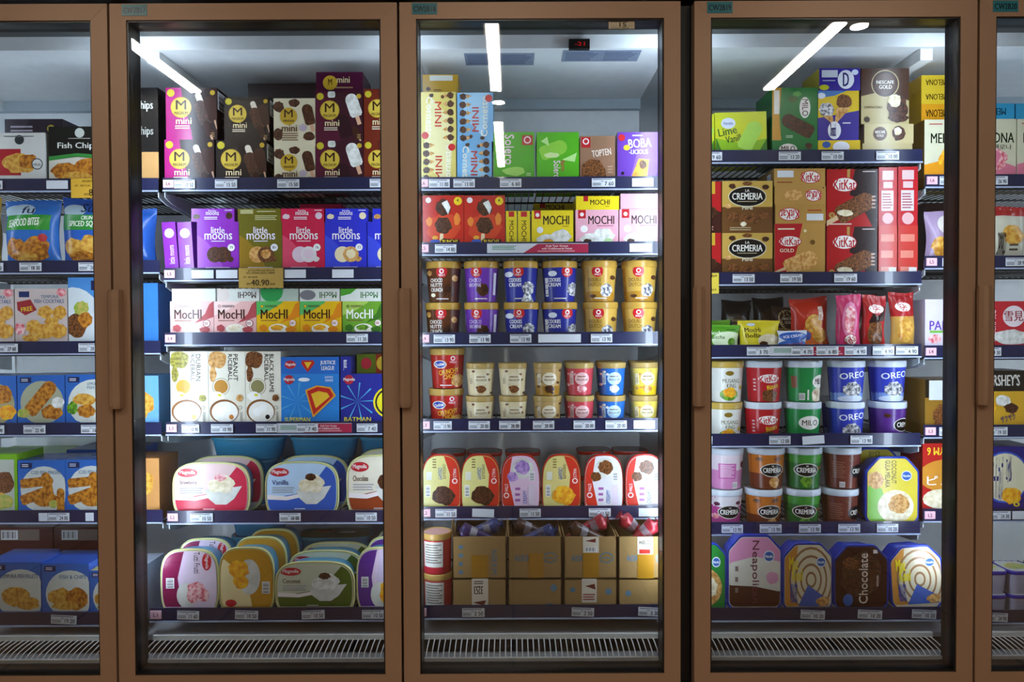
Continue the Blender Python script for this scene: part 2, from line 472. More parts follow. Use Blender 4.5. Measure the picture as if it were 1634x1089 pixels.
# ------------------------------------------------------------------ shelves with price rails
SHELF = {}
NAVY, NAVY2 = M('#1b1f42', .3, 0, .06, 12, None, 0, .3), M('#a8b4d0', .25)
RANGE = {'CW2B16': (-144, 256), 'CW2B17': (263, 662), 'CW2B18': (667, 1061), 'CW2B19': (1076, 1470), 'CW2B20': (1475, 1872)}
RAILS = {'CW2B16': (285, 416, 545, 675, 815, 978), 'CW2B17': (283, 427, 530, 673, 815, 970), 'CW2B18': (282, 386, 530, 668, 808, 966),
         'CW2B19': (239, 434, 550, 692, 833, 970), 'CW2B20': (278, 408, 551, 678, 812, 974)}
WORD = {6: 'top', 5: 'second', 4: 'third', 3: 'fourth', 2: 'fifth', 1: 'bottom'}
def where(code, L):
    if code == 'CW2B16': return 'fish section, %s shelf' % WORD[L]
    return 'shelf L%d of door %s' % (L, code)
def shelf(code, L):
    a, b_ = RANGE[code]
    Y = RY1 if L == 1 else RY
    x0, x1 = X(a, RY), X(b_, RY)
    if code == 'CW2B18': x1 = min(x1, .460)
    if code == 'CW2B19': x0 = max(x0, .494)
    cx = (x0 + x1) / 2
    pxc = min(1600, max(60, (a + b_) / 2))
    ztop = Z(RAILS[code][6 - L], Y, pxc)
    s = ztop - .036
    SHELF[code, L] = (s, Y, ztop)
    r = empty('wire_shelf', (cx, Y, s))
    W = (x1 - x0) / 2
    m = MB()
    m.box(-W, W, 0, .003, -.002, .036, NAVY)
    m.box(-W, W, -.003, .003, -.005, -.001, NAVY2)
    m.build('price_rail', r)
    m = MB()
    dp = BACK - .02 - Y
    n = int(2 * W / .022)
    for i in range(n + 1):
        x = -W + .004 + i * (2 * W - .008) / n
        m.box(x - .0016, x + .0016, .004, dp, -.0032, 0, '#24262a')
    for y in (.02, dp / 2, dp - .01):
        m.box(-W, W, y - .003, y + .003, -.0095, -.0032, '#24262a')
    tag(m.build('wire_deck', r), kind='stuff')
    if L > 1:
        for sx in (-1, 1):
            m = MB()
            m.prism([(sx * (W - .003) - .0015, y, z) for y, z in ((.006, -.006), (.006, -.022), (.05, -.035), (dp, -.075), (dp, -.006))], (.003, 0, 0), '#c4ccd2')
            m.build('bracket', r)
    if code in ('CW2B17', 'CW2B18') or (code == 'CW2B20'):
        m = MB(); m.box(-W + .003, -W + .034, -.0045, -.0005, .006, .029, '#e8b8c4')
        art(m, [('t', 'L%d' % L, .3, .28, .7, .72, '#5a2030')], lambda u, v, f: (-W + .003 + .031 * u, -.0046 - f, .006 + .023 * v), .031, .023)
        tag(m.build('shelf_tag', r), 'pink tag reading L%d' % L)
    nm = {'CW2B16': 'fish section left of door CW2B17, %s shelf' % WORD[L]}.get(code, 'level L%d behind door %s' % (L, code))
    tag(r, 'dark wire shelf with navy price rail, ' + nm, 'shelf')
for code in DOORS:
    for L in range(6, 0, -1):
        shelf(code, L)
TAGS = []
def price(code, L, px0, px1, txt='', tilt=0, col='#d4d8e0'):
    s, Y, zt_ = SHELF[code, L]
    yf = Y - .0045
    a, b_ = X(px0, yf), X(px1, yf)
    W = b_ - a
    m = MB(); m.box(-W / 2, W / 2, 0, .0008, -.0125, .0125, col)
    ops = [('l', .04, .78, .9, .96, 1, '#505868'), ('l', .04, .12, .42, .5, 4, '#39404e'), ('r', .4, .62, .5, .68, '#303848')]
    if txt: ops.append(('t', txt.replace('.', ' '), .55, .14, .93, .62, '#22262e'))
    else: ops = []
    if ops: art(m, ops, lambda u, v, f: (-W / 2 + W * u, -f, -.0125 + .025 * v), W, .025)
    o = m.build('price_tag', None, ((a + b_) / 2, yf, s + .0165), (0, math.radians(tilt), 0))
    tag(o, 'white price tag', 'price tag', 'price tags on the shelf rails')
    TAGS.append((o, code, L, txt))
def sign(code, L, px0, px1, py0, py1, ops, label, off=.007):
    s, Y, zt_ = SHELF[code, L]
    yf = Y - off
    a, b_, z0, z1 = X(px0, yf), X(px1, yf), Z(py1, yf, px0), Z(py0, yf, px0)
    m = MB(); m.box(a, b_, yf, yf + .001, z0, z1, ops[0])
    art(m, ops[1:], lambda u, v, f: (a + (b_ - a) * u, yf - f, z0 + (z1 - z0) * v), b_ - a, z1 - z0)
    tag(m.build('price_sign'), label + ', ' + where(code, L), 'sign')
T17 = {6: [(281, 314, '15.50'), (346, 381, '15.50'), (445, 480, '15.50'), (592, 626, '15.50')], 5: [(307, 342, ''), (346, 380, ''), (455, 489, ''), (531, 565, '')],
       4: [(553, 587, '11.30')], 3: [(288, 316, '10.90'), (335, 370, '10.90'), (407, 440, '11.90'), (472, 506, '7.40'), (568, 601, '7.40')],
       2: [(300, 336, '10.50'), (443, 477, '10.00'), (565, 599, '10.50')], 1: [(277, 312, '11.60', 2), (370, 407, '10.50', 2), (477, 514, '10.50', -2), (574, 610, '10.50')]}
T18 = {6: [(686, 719, '11.00'), (725, 759, '13.00'), (799, 833, '6.60'), (945, 982, '7.60'), (1009, 1043, '')], 5: [(695, 729, '14.80'), (1005, 1040, '')],
       4: [(692, 726, '13.90'), (749, 783, '13.90'), (814, 848, '13.90'), (859, 927, ''), (943, 977, '13.90')],
       3: [(691, 720, '13.90'), (747, 781, '20.00'), (796, 830, '20.00'), (850, 884, '20.00'), (915, 949, '20.00'), (966, 1000, '20.00'), (1011, 1045, '')],
       2: [(693, 727, '11.50'), (752, 787, '', 2), (828, 862, '11.50'), (939, 974, '11.50'), (1019, 1053, '')], 1: [(735, 771, '2.50'), (911, 947, '2.50', 2), (1018, 1054, '3.30', 3)]}
T19 = {6: [(1118, 1152, '9.60'), (1242, 1277, '13.20'), (1310, 1345, '10.00'), (1397, 1433, '10.00')], 5: [(1169, 1204, '13.50'), (1245, 1280, '19.50'), (1331, 1367, '19.60')],
       4: [(1192, 1228, '3.70'), (1263, 1298, '4.70'), (1303, 1338, '6.80'), (1348, 1383, '4.90'), (1393, 1427, '4.90'), (1430, 1465, '4.90')],
       3: [(1103, 1137, ''), (1228, 1262, '12.00'), (1281, 1316, '', -4), (1358, 1393, '13.90')],
       2: [(1152, 1186, '13.90'), (1213, 1248, '13.90'), (1276, 1311, '13.90'), (1339, 1374, '13.90'), (1401, 1435, '10.20')], 1: [(1279, 1318, '10.20', 3), (1371, 1410, '10.20', 3), (1458, 1497, '10.20', 3)]}
T16 = {6: [(-26, 8, '9.30'), (78, 112, '')], 5: [(-28, 7, '16.90'), (33, 68, '18.30'), (127, 162, '26.90')], 4: [(-8, 28, '27.60'), (125, 160, '28.10')], 3: [(-31, 4, '21.90'), (35, 70, '22.40'), (127, 162, '16.00')],
       2: [(57, 71, ''), (72, 106, '24.00'), (132, 145, '')], 1: [(74, 115, '19.20', 3), (155, 190, '19.20')]}
T20 = {6: [(1498, 1532, '26.90'), (1572, 1606, '26.90')], 5: [(1503, 1537, '28.90'), (1604, 1638, '28.90')], 4: [(1566, 1598, '19.30')], 3: [(1500, 1534, '19.30'), (1575, 1609, '19.30')], 2: [(1506, 1540, '24.30'), (1580, 1615, '24.30'), (1618, 1650, '')], 1: [(1578, 1612, '24.90', 3)]}
for code, T in (('CW2B16', T16), ('CW2B17', T17), ('CW2B18', T18), ('CW2B19', T19), ('CW2B20', T20)):
    for L, ts in T.items():
        for t in ts: price(code, L, *t)
YL = '#d8a838'
sign('CW2B17', 5, 382, 453, 428, 460, ['#b09048', ('t', 'LITTLE MOONS MOCHI', .22, .82, .8, .93, '#2a2010'), ('t', 'ICE CREAM (ASST) 180ML', .18, .68, .82, .79, '#2a2010'), ('t', 'UP : RM 50.90', .1, .5, .42, .58, '#2a2010'), ('t', 'RM', .18, .15, .26, .25, '#2a2010'), ('t', '40.90', .28, .12, .68, .42, '#2a2010'), ('t', 'each', .7, .15, .82, .26, '#2a2010')], 'gold promotion sign reading 40.90 each')
sign('CW2B16', 6, 117, 178, 285, 316, [YL, ('t', 'FROZEN PRAWN CHIPS', .3, .8, .9, .92, '#3a2a08'), ('t', 'UP : RM 9.30', .1, .58, .5, .68, '#3a2a08'), ('t', 'RM', .35, .12, .45, .24, '#3a2a08'), ('t', '8.45', .47, .1, .85, .45, '#3a2a08')], 'yellow promotion sign reading 8.45')
sign('CW2B19', 5, 1108, 1147, 436, 469, ['#d8c048', ('t', 'ICE CREAM', .5, .8, .92, .92, '#3a2a08'), ('t', 'each', .7, .15, .9, .26, '#3a2a08')], 'yellow promotion sign at the rail end')
def promo(code, L, a, b_, x1):
    s, Y, zt_ = SHELF[code, L]
    py = RAILS[code][6 - L]
    sign(code, L, a, b_, py + 3, py + 18, ['#c8ccd4', ('p', [(.36, 0), (.5, .95), (1, .95), (1, 0)], '#a82848'), ('l', .05, .3, .3, .8, 3, '#4a8a60'), ('t', 'Grab Your Greens', .58, .62, .8, .84, '#f0d8dc'), ('t', 'with GrabRewards Points', .54, .34, .84, .56, '#f0d8dc'), ('l', .5, .1, .88, .26, 1, '#e0b0b8')], 'white and crimson promotion strip on the rail', .0018)
promo('CW2B18', 5, 778, 939, 0); promo('CW2B17', 3, 440, 560, 0); promo('CW2B19', 4, 1228, 1362, 0)
# ------------------------------------------------------------------ product builders
class R:                                           # what stands where, so that the next thing can stand on it
    def __init__(s, o, zt): s.o, s.zt = o, zt
def full(label, code, L):
    return label + ', ' + where(code, L)
GR = {}
def carton(code, L, x0, x1, yt, label, col, f=(), on=None, dy=0.0, dep=.13, r=(), l=(), t=(), tilt=0, name='ice_cream_carton', cat='carton', group=None, top=None, lab=None, yaw=0, vis=None):
    s, Y, _ = SHELF[code, L]
    yF = Y + .014 + dy
    a, b_ = X(x0, yF, yt) + .0006, X(x1, yF, yt) - .0006
    z0 = on.zt if on else s
    z1 = at((x0 + x1) / 2, yt, yF).z
    W, H = b_ - a, z1 - z0
    m = MB()
    m.box(-W / 2, W / 2, 0, dep, 0, H, col)
    if top: m.box(-W / 2 + .0003, W / 2 - .0003, .0003, dep - .0003, H - .001, H + .0002, top)
    h0 = .034 / H if (vis if vis is not None else on is None) else 0      # the price rail hides the foot
    art(m, f, lambda u, v, o: (-W / 2 + W * u, -o, H * (h0 + (1 - h0) * v)), W, H * (1 - h0))
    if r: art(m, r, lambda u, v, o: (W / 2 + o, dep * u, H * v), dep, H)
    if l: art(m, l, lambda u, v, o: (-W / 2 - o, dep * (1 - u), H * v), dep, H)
    if t: art(m, t, lambda u, v, o: (-W / 2 + W * u, dep * v, H + .0002 + o), W, dep)
    o = m.build(name, None, ((a + b_) / 2, yF, z0 + W / 2 * abs(math.sin(math.radians(tilt)))), (0, math.radians(tilt), math.radians(yaw)))
    tag(o, lab or full(label, code, L), cat, group)
    return R(o, z1)
PM = {}
def cup_mesh(key, rt, H, band, cup, ops, lid, rb=.8, lidtop=None):
    """tapered paper cup with wrapped print, and its lid; the same meshes serve every copy of a flavour"""
    if key not in PM:
        hb = H - band
        m = MB()
        r0, r1 = rt * rb, rt * .955
        m.lathe([(r0 * .97, .003), (r0, 0), (r0, .004), (r1, hb)], cup, 44)
        def wrap(u, v, o):
            rr = r0 + (r1 - r0) * v + .0004 + o
            x = max(-.999, min(.999, 2 * u - 1))
            return (rr * x, -rr * math.sqrt(1 - x * x), .002 + (hb - .002) * v)
        art(m, ops, wrap, 2 * rt, hb, tol=.0075)
        me1 = m.mesh('cup')
        m = MB()
        m.lathe([(r1 * .99, hb - .001), (rt * .985, hb), (rt, hb + band * .25), (rt, hb + band * .8), (rt * .98, H), (rt * .92, H), (rt * .9, H - .003)], lid, 44, cap0=True, cap1=True)
        if lidtop:
            m.lathe([(rt * .89, H - .0028), (rt * .89, H - .0024)], lidtop, 30)
        PM[key] = (me1, m.mesh('lid'))
    return PM[key]
def pint(code, L, pxc, key, spec, label, on=None, dy=0.0, rot=0, name='ice_cream_pint', cat='ice cream cup', group='ice cream cups on the shelves'):
    s, Y, _ = SHELF[code, L]
    rt, H = spec[0], spec[1]
    me = cup_mesh((key, rt, H), *spec)
    yc = Y + .016 + rt + dy
    z0 = on.zt if on else s
    zm = z0 + H / 2
    # centre column of the cup seen at pxc
    x = X(pxc, yc - rt * .5, 544)
    o = empty(name, (x, yc, z0), (0, 0, math.radians(rot)))
    put('cup', me[0], o); put('lid', me[1], o)
    tag(o, full(label, code, L), cat, group)
    return R(o, z0 + H)
def outline(kind, W, H, n=48):
    """lid outline in the x-z plane, centred"""
    if kind == 'oct':
        c = .24 * min(W, H)
        q = [(-W / 2 + c, -H / 2), (W / 2 - c, -H / 2), (W / 2, -H / 2 + c), (W / 2, H / 2 - c * 1.1), (W / 2 - c, H / 2), (-W / 2 + c, H / 2), (-W / 2, H / 2 - c * 1.1), (-W / 2, -H / 2 + c)]
        out = []
        for i in range(8):                         # soften each corner
            p, a, b_ = Vector(q[i]), Vector(q[i - 1]), Vector(q[(i + 1) % 8])
            d1, d2 = (a - p).normalized() * .008, (b_ - p).normalized() * .008
            out += [tuple(p + d1), tuple(p + (d1 + d2) * .22), tuple(p + d2)]
        return out
    e = {'magnolia': 3.4, 'walls': 2.9, 'round': 2.0, 'sq': 5.0}[kind]
    out = []
    for i in range(n):
        t = 2 * math.pi * i / n
        c, s_ = math.cos(t), math.sin(t)
        ee = e
        if kind == 'walls' and s_ < 0: ee = 4.5
        out.append((W / 2 * math.copysign(abs(c) ** (2 / ee), c), H / 2 * math.copysign(abs(s_) ** (2 / ee), s_)))
    return out
def tub_mesh(key, kind, W, H, D, rim, body, base, ops, h0=0.0, band=.011):
    if key in PM: return PM[key]
    ol = outline(kind, W, H)
    def ring(k, y): return [(x * k, y, z * k) for x, z in ol]
    m = MB()
    m.loft([ring(.955, band), ring(.955, band + .004), ring(.86, D - .006), ring(.82, D)], body)
    me1 = m.mesh('tub_body')
    m = MB()
    m.loft([ring(.965, .0035), ring(.985, .0005), ring(.995, .0008), ring(1.0, .004), ring(1.0, band), ring(.96, band + .001)], rim)
    if base:
        p2 = ring(.945, .0008)
        m.add([(0, .0008, 0)] + p2, [(0, 1 + i, 1 + (i + 1) % len(p2)) for i in range(len(p2))][::-1], base)
    # art on the lid, clipped to the panel outline
    pan = [(x * .93, z * .93) for x, z in ol]
    def inside(x, z):
        c = False
        for i in range(len(pan)):
            (x1, z1), (x2, z2) = pan[i], pan[i - 1]
            if (z1 > z) != (z2 > z) and x < (x2 - x1) * (z - z1) / (z2 - z1) + x1: c = not c
        return c
    def pull(u, v, o):
        x, z = (u - .5) * W, (h0 + (1 - h0) * v - .5) * H
        if not inside(x, z):
            lo, hi = 0.0, 1.0
            for _ in range(14):
                md = (lo + hi) / 2
                if inside(x * md, z * md): lo = md
                else: hi = md
            x, z = x * lo, z * lo
        return (x, .0006 - o, z)
    art(m, ops, pull, W, H * (1 - h0), tol=.012)
    PM[key] = (me1, m.mesh('lid'))
    return PM[key]
def tub(code, L, x0, x1, yt, key, spec, label, lie=False, dy=0.0, on=None, lift=0.0, lean=0, group=None, yaw=0, name='ice_cream_tub', shiftx=0, roll=0, cat='ice cream tub'):
    """spec(W, H) -> tub_mesh args; upright on its side with the lid to the front, or lying with the lid up"""
    s, Y, _ = SHELF[code, L]
    yF = Y + .014 + dy
    a, b_ = X(x0, yF, yt), X(x1, yF, yt)
    z0 = (on.zt if on else s) + lift
    if lie:
        W = b_ - a
        kind, D, H = spec['kind'], spec['D'], spec.get('lieH', W * .75)
        me = tub_mesh((key, 'lie'), kind, W, H, D, *spec['c'], spec['ops'])
        o = empty(name, ((a + b_) / 2, yF + H / 2, z0 + D), (math.radians(-90), 0, math.radians(yaw)))
        zt_ = z0 + D
    else:
        zt_ = at((x0 + x1) / 2, yt, yF).z if yt else z0 + PM[key, 'h']
        W, H = b_ - a, zt_ - z0
        me = tub_mesh(key, spec['kind'], W, H, spec['D'], *spec['c'], spec['ops'], .034 / H)
        o = empty(name, ((a + b_) / 2 + shiftx, yF, z0 + H / 2), (math.radians(lean), math.radians(roll), math.radians(yaw)))
    put('tub_body', me[0], o); put('lid', me[1], o)
    tag(o, full(label, code, L), cat, group)
    return R(o, zt_)
def again(rec, dx, dy, dz, label, code, L, group=None, roll=0):
    """another one of the same kind standing behind"""
    c = rec.o.copy(); COL.objects.link(c)
    c.location = rec.o.location + Vector((dx, dy, dz))
    c.rotation_euler.y += math.radians(roll)
    for ch in rec.o.children:
        k = ch.copy(); COL.objects.link(k); k.parent = c
    c['label'] = full(label, code, L)
    if group: c['group'] = group
    return R(c, rec.zt + dz)
def bag(code, L, x0, x1, yt, label, col, f, th=.05, dy=0.0, tilt=0, lean=0, on=None, cat='bag', name='frozen_food_bag', seal=.05, back=None, group=None, lift=0):
    """pillow pouch with crimped seals and creases"""
    s, Y, _ = SHELF[code, L]
    yF = Y + .02 + dy + th / 2
    a, b_ = X(x0, yF, yt), X(x1, yF, yt)
    z0 = (on.zt if on else s) + lift
    z1 = at((x0 + x1) / 2, yt, yF).z
    W, H = b_ - a, z1 - z0
    rg = random.Random(int(x0 * 7 + yt))
    ph = [rg.uniform(0, 6) for _ in range(6)]
    def surf(u, v, side, o=0.0):
        e = min(1, max(0, (min(v, 1 - v) - seal) / .33))
        pv = math.sin(e * math.pi / 2) ** .8
        pu = max(0, 1 - abs(2 * u - 1) ** 2.6) ** .6
        d = th / 2 * pv * pu
        d += .0022 * pv * math.sin(u * 11 + ph[0] + 3 * v) * math.sin(v * 9 + ph[1]) + .0012 * math.sin(u * 26 + ph[2]) * (1 - pv)
        w_ = 1 - .07 * math.sin(e * math.pi / 2)
        x = (u - .5) * W * w_ + .002 * math.sin(v * 8 + ph[3])
        z = v * H + (.012 * H * math.sin(u * 5 + ph[4]) + .02 * H * abs(2 * u - 1) ** 3 * .5 * (1 if v > .5 else 0)) * (2 * v - 1 if v > .5 else 0)
        return (x, -side * max(d, .0004) - side * o, z)
    m = MB()
    NU, NV = 18, 22
    for side in (1, -1):
        vs = [surf(i / NU, j / NV, side) for j in range(NV + 1) for i in range(NU + 1)]
        fs = [(j * (NU + 1) + i, j * (NU + 1) + i + 1, (j + 1) * (NU + 1) + i + 1, (j + 1) * (NU + 1) + i) for j in range(NV) for i in range(NU)]
        m.add(vs, fs if side == 1 else [q[::-1] for q in fs], col if side == 1 or not back else back, True)
    h0 = .03 / H
    art(m, f, lambda u, v, o: surf(u, h0 + (1 - h0) * v, 1, o + .0007), W, H * (1 - h0), tol=.008)
    o = m.build(name, None, ((a + b_) / 2, yF, z0 + W / 2 * abs(math.sin(math.radians(tilt)))), (math.radians(lean), math.radians(tilt), 0))
    tag(o, full(label, code, L), cat, group)
    return R(o, z1)

# ------------------------------------------------------------------ print designs
GOLD = '#c4a02c'
def magnum(bg, bars, left=None, small='#e8d8c0', M_='#3a2008'):
    f = [('r', 0, 0, 1, 1, bg)]
    if left: f.append(('p', [(0, 0), (.52, 0), (.47, .3), (.36, .6), (.30, 1), (0, 1)], left))
    f += [('d', .1, .9, .075, '#c8b830')]
    for b_ in bars: f.append(('bar', *b_))
    f += [('d', .3, .62, .205, GOLD), ('d', .3, .62, .19, '#d6b844'), ('t', 'M', .2, .58, .4, .76, M_), ('t', 'MAGNUM', .17, .48, .43, .54, M_),
          ('t', 'mini', .2, .3, .5, .42, '#f0dcb0'), ('l', .18, .2, .55, .28, 2, small), ('d', .92, .9, .05, GOLD), ('l', .88, .04, .96, .14, 3, '#a08050')]
    return f
BARS = [(.66, .78, .26, .12, 20, '#e8dcc8', '#d8a888'), (.72, .52, .5, .26, 22, 'choc', '#d8a888'), (.9, .6, .5, .24, 18, '#3c1c10', '#d8a888'), (.82, .22, .3, .13, 20, '#3c1c10', '#d8a888')]
MG = magnum('#2c1512', BARS, '#b01478')
MD = magnum('#1d0f0c', BARS)
MC = [('r', 0, 0, 1, 1, '#d8ceb0'), ('f', .12, .82, .14, .12, 'choc'), ('f', .5, .9, .14, .09, 'choc'), ('f', .85, .2, .15, .1, 'choc'), ('f', .1, .25, .12, .14, 'choc'), ('bar', .84, .66, .5, .26, 15, 'choc', '#d8a888'), ('f', .7, .38, .1, .08, '#b8a8b8'),
      ('d', .36, .62, .21, GOLD), ('t', 'M', .26, .6, .46, .76, '#3a2008'), ('t', 'MAGNUM', .24, .5, .49, .55, '#3a2008'), ('t', 'mini', .2, .3, .56, .44, '#5a3820'), ('l', .2, .1, .6, .28, 4, '#7a5a40')]
MW = magnum('#3a1020', [(.8, .72, .5, .26, 18, 'white', '#d8a888'), (.6, .3, .5, .28, 20, '#2c0c18', None), (.86, .16, .3, .13, 20, '#3c1c10', '#d8a888'), (.34, .95, .16, .16, 0, 'white', None)], '#52102c')
MA = magnum('#5a1c10', [(.75, .6, .5, .25, 15, 'nut', '#d8a888'), (.9, .4, .5, .25, 15, 'choc', '#d8a888')], '#6a2010')
def moons(c, c2, a, b_, num):
    return [('r', 0, 0, 1, 1, c), ('p', [(0, 0), (.62, 0), (.5, .3), (.2, .6), (0, .72)], c2), ('t', 'little', .34, .75, .66, .89, '#f0e8f0'), ('t', 'moons', .18, .62, .84, .75, '#f0e8f0'), ('l', .34, .57, .68, .6, 1, '#f0e8f0'),
            ('d', .42, .3, .19, a), ('d', .62, .3, .19, b_), ('f', .62, .31, .13, .1, a), ('f', .8, .2, .08, .06, b_), ('d', .82, .45, .085, '#f0f0f0'), ('t', num, .78, .42, .86, .48, '#404060'), ('l', .2, 0, .8, .04, 1, '#f0e8f0')]
def moonflat(c, a, pl=False):
    f = [('r', 0, 0, 1, 1, c)]
    if pl: return f + [('r', .06, .6, .36, .92, '#b8b080'), ('l', .4, .1, .95, .5, 3, '#c8c490'), ('l', .45, .7, .9, .85, 1, '#c8c490')]
    return f + [('t', 'little', .4, .76, .58, .92, '#f0e8f0'), ('t', 'moons', .34, .5, .64, .74, '#f0e8f0'), ('l', .3, .14, .7, .4, 2, '#f0e8f0'), ('d', .88, .45, .26, a), ('f', .12, .4, .09, .2, a), ('l', .78, .8, .96, .92, 1, '#f0e8f0')]
def mochi(bg, acc, hue, wave):
    return [('r', 0, 0, 1, 1, bg), ('p', [(0, .55), (.3, .7), (.6, .95), (.62, 1), (0, 1)], wave), ('p', [(.55, .3), (1, .5), (1, 1), (.9, .9), (.8, .6)], acc), ('t', 'FOODWORTH', .2, .8, .48, .88, '#4a3a30'), ('d', .13, .84, .05, '#5a4a40'), ('d', .13, .84, .04, bg),
            ('t', 'MocHI', .1, .44, .72, .74, '#38180c' if hue != 'green' else '#f4f8e8'), ('l', .1, .36, .5, .41, 1, '#7a4a30'), ('f', .16, .15, .1, .12, acc), ('e', .5, .12, .22, .16, '#f0ece0'), ('f', .48, .16, .15, .1, 'mango' if hue == 'y' else ('green' if hue == 'green' else 'cream')),
            ('d', .84, .3, .12, '#8a3a50' if hue == 'p' else acc), ('d', .84, .3, .1, '#f4e4dc'), ('l', .78, .26, .9, .34, 2, '#8a3a40'), ('f', .8, .1, .14, .1, acc)]
def riceball(word, c, ball, food):
    return [('r', 0, 0, 1, 1, '#e6e2d2'), ('f', .25, .88, .27, .13, food), ('f', .12, .68, .1, .12, food), ('t', word, .68, .58 if len(word) < 8 else .42, .8, .96, '#1c1814', -90), ('t', 'RICEBALL', .54, .58, .65, .96, '#1c1814', -90),
            ('d', .34, .5, .24, '#9a8a60'), ('d', .34, .5, .225, '#e6e2d2'), ('d', .34, .5, .19, c), ('f', .24, .36, .2, .07, '#f6f6ee'), ('f', .3, .38, .06, .02, '#e0d040'), ('e', .42, .15, .4, .17, '#8a5a30'), ('e', .44, .14, .36, .15, '#f2efe6'),
            ('d', .32, .14, .12, '#fbfaf4'), ('d', .5, .2, .11, '#fbfaf4'), ('d', .6, .09, .13, '#f4f0e8'), ('d', .62, .07, .065, ball), ('t', 'FOODWORTH', .85, 0, .92, .14, '#403828', -90), ('d', .86, .2, .05, '#504838'), ('d', .86, .2, .04, '#e6e2d2'), ('f', .85, .34, .1, .05, food)]
def hero(bg, word, emblem):
    # plain stand-ins for the character art: sun rays, clouds and an empty emblem field
    f = [('r', 0, 0, 1, 1, bg)]
    for k in range(9):
        t = k * .7
        f.append(('p', [(.28, .42), (.28 + .3 * math.cos(t), .42 + .4 * math.sin(t)), (.28 + .3 * math.cos(t + .08), .42 + .4 * math.sin(t + .08))], '#50a8d8'))
    f += [('d', .14, .88, .1, '#b02838'), ('t', 'Magnolia', .05, .84, .24, .92, '#f4e8e8'), ('t', 'JUSTICE', .76, .9, .9, .95, '#f0f4ff'), ('t', 'LEAGUE', .77, .84, .9, .89, '#f0f4ff')]
    if emblem == 'd':
        f += [('e', .4, .88, .1, .04, '#e8f0f8'), ('p', [(.42, .66), (.62, .76), (.86, .72), (.95, .54), (.55, .08)], '#e0a030'), ('p', [(.45, .64), (.63, .73), (.84, .69), (.91, .54), (.56, .14)], '#c02820'), ('p', [(.52, .58), (.65, .64), (.8, .6), (.84, .52), (.6, .28)], '#e8b830')]
    else:
        f += [('e', .86, .4, .32, .36, '#e8d828'), ('e', .86, .4, .29, .32, '#14142c'), ('e', .86, .4, .26, .28, '#e8d828')]
    return f + [('t', word, .06, .0, .5, .09, '#e8d828')]
HEROF = [('r', 0, 0, 1, 1, '#2468c0'), ('e', .16, .55, .1, .25, '#b02838'), ('t', 'Magnolia', .08, .45, .25, .65, '#f4e8e8'), ('p', [(.36, .8), (.56, .8), (.58, .6), (.46, .1), (.35, .6)], '#c02820'), ('p', [(.4, .7), (.53, .7), (.46, .3)], '#e8b830'), ('t', 'JUSTICE', .68, .5, .94, .78, '#f0f4ff'), ('t', 'LEAGUE', .7, .22, .92, .46, '#f0f4ff')]
def maglid(c, tint, food, word, port=False):
    f = [('r', 0, 0, 1, 1, tint)]
    if not port:
        f += [('p', [(.0, 0), (1, 0), (1, .7), (.86, .95), (.8, .6), (.6, .3), (.3, .2), (0, .22)], c), ('p', [(0, .22), (.3, .2), (.6, .3), (.55, .36), (.3, .28), (0, .32)], '#f0e4e4'), ('e', .2, .78, .13, .09, '#c02030'), ('t', 'Magnolia', .1, .73, .3, .83, '#f8ecec'), ('t', word, .1, .52, .32, .62, '#243a80' if word == 'Vanilla' else '#4a3020'), ('l', .1, .34, .42, .48, 3, '#a0a0a8'),
              ('p', [(.42, .42), (.9, .5), (.8, .24), (.7, .12), (.56, .12), (.47, .24)], 'plate'), ('f', .55, .5, .1, .14, food), ('f', .68, .55, .13, .2, food), ('f', .62, .68, .08, .08, 'berry' if word == 'Strawberry' else 'choc'), ('l', .4, .01, .55, .04, 1, '#f0f0f0')]
    else:
        f += [('p', [(0, 0), (.36, 0), (.3, .5), (.42, 1), (0, 1)], c), ('p', [(.36, 0), (.42, .1), (.36, .5), (.5, 1), (.42, 1), (.3, .5)], '#e0c8e0'), ('e', .8, .78, .08, .15, '#c02030'), ('t', 'Magnolia', .765, .66, .835, .9, '#f8ecec', -90), ('t', word, .58, .58, .68, .95, '#403038', -90), ('b', .1, .32, .24, .5, True),
              ('e', .45, .2, .17, .22, 'plate'), ('f', .62, .32, .16, .12, food), ('f', .56, .18, .12, .12, food), ('f', .74, .2, .1, .12, food)]
    return f
# ================================================================== door CW2B17
D = 'CW2B17'
SB = [('b', .05, .6, .5, .95, True), ('t', 'mini', .3, .1, .8, .5, '#a08040', 90)]
c1 = carton(D, 6, 262, 342, 223, 'magenta and brown mini ice cream carton, lower of two', '#2c1512', MG, vis=False)
carton(D, 6, 264, 346, 140, 'magenta and brown mini ice cream carton, upper of two', '#2c1512', MG, c1, r=SB)
c1 = carton(D, 6, 344, 425, 224, 'near-black mini ice cream carton, lower of two', '#1d0f0c', MD, r=SB, vis=False)
carton(D, 6, 357, 430, 155, 'near-black mini ice cream carton, upper of two', '#1d0f0c', MD, c1, dy=.012, r=SB)
c1 = carton(D, 6, 437, 503, 233, 'cream mini cookie ice cream carton, lower of two', '#d0c6a8', MC, vis=False)
carton(D, 6, 436, 503, 157, 'cream mini cookie ice cream carton, upper of two', '#d0c6a8', MC, c1)
c1 = carton(D, 6, 503, 580, 225, 'maroon mini ice cream carton with white bar, lower of two', '#3a1020', MW, vis=False)
c2 = carton(D, 6, 503, 579, 146, 'maroon mini ice cream carton with white bar, upper of two', '#3a1020', MW, c1)
carton(D, 6, 504, 579, 115, 'maroon ice cream carton lying flat on two maroon cartons', '#42102a', [('r', 0, 0, 1, 1, '#4a1030'), ('d', .3, .5, .34, GOLD), ('t', 'M', .26, .4, .34, .68, '#3a2008'), ('t', 'mini', .45, .5, .72, .78, '#e0cca0'), ('l', .42, .2, .8, .34, 1, '#a08060')], c2, dy=.02)
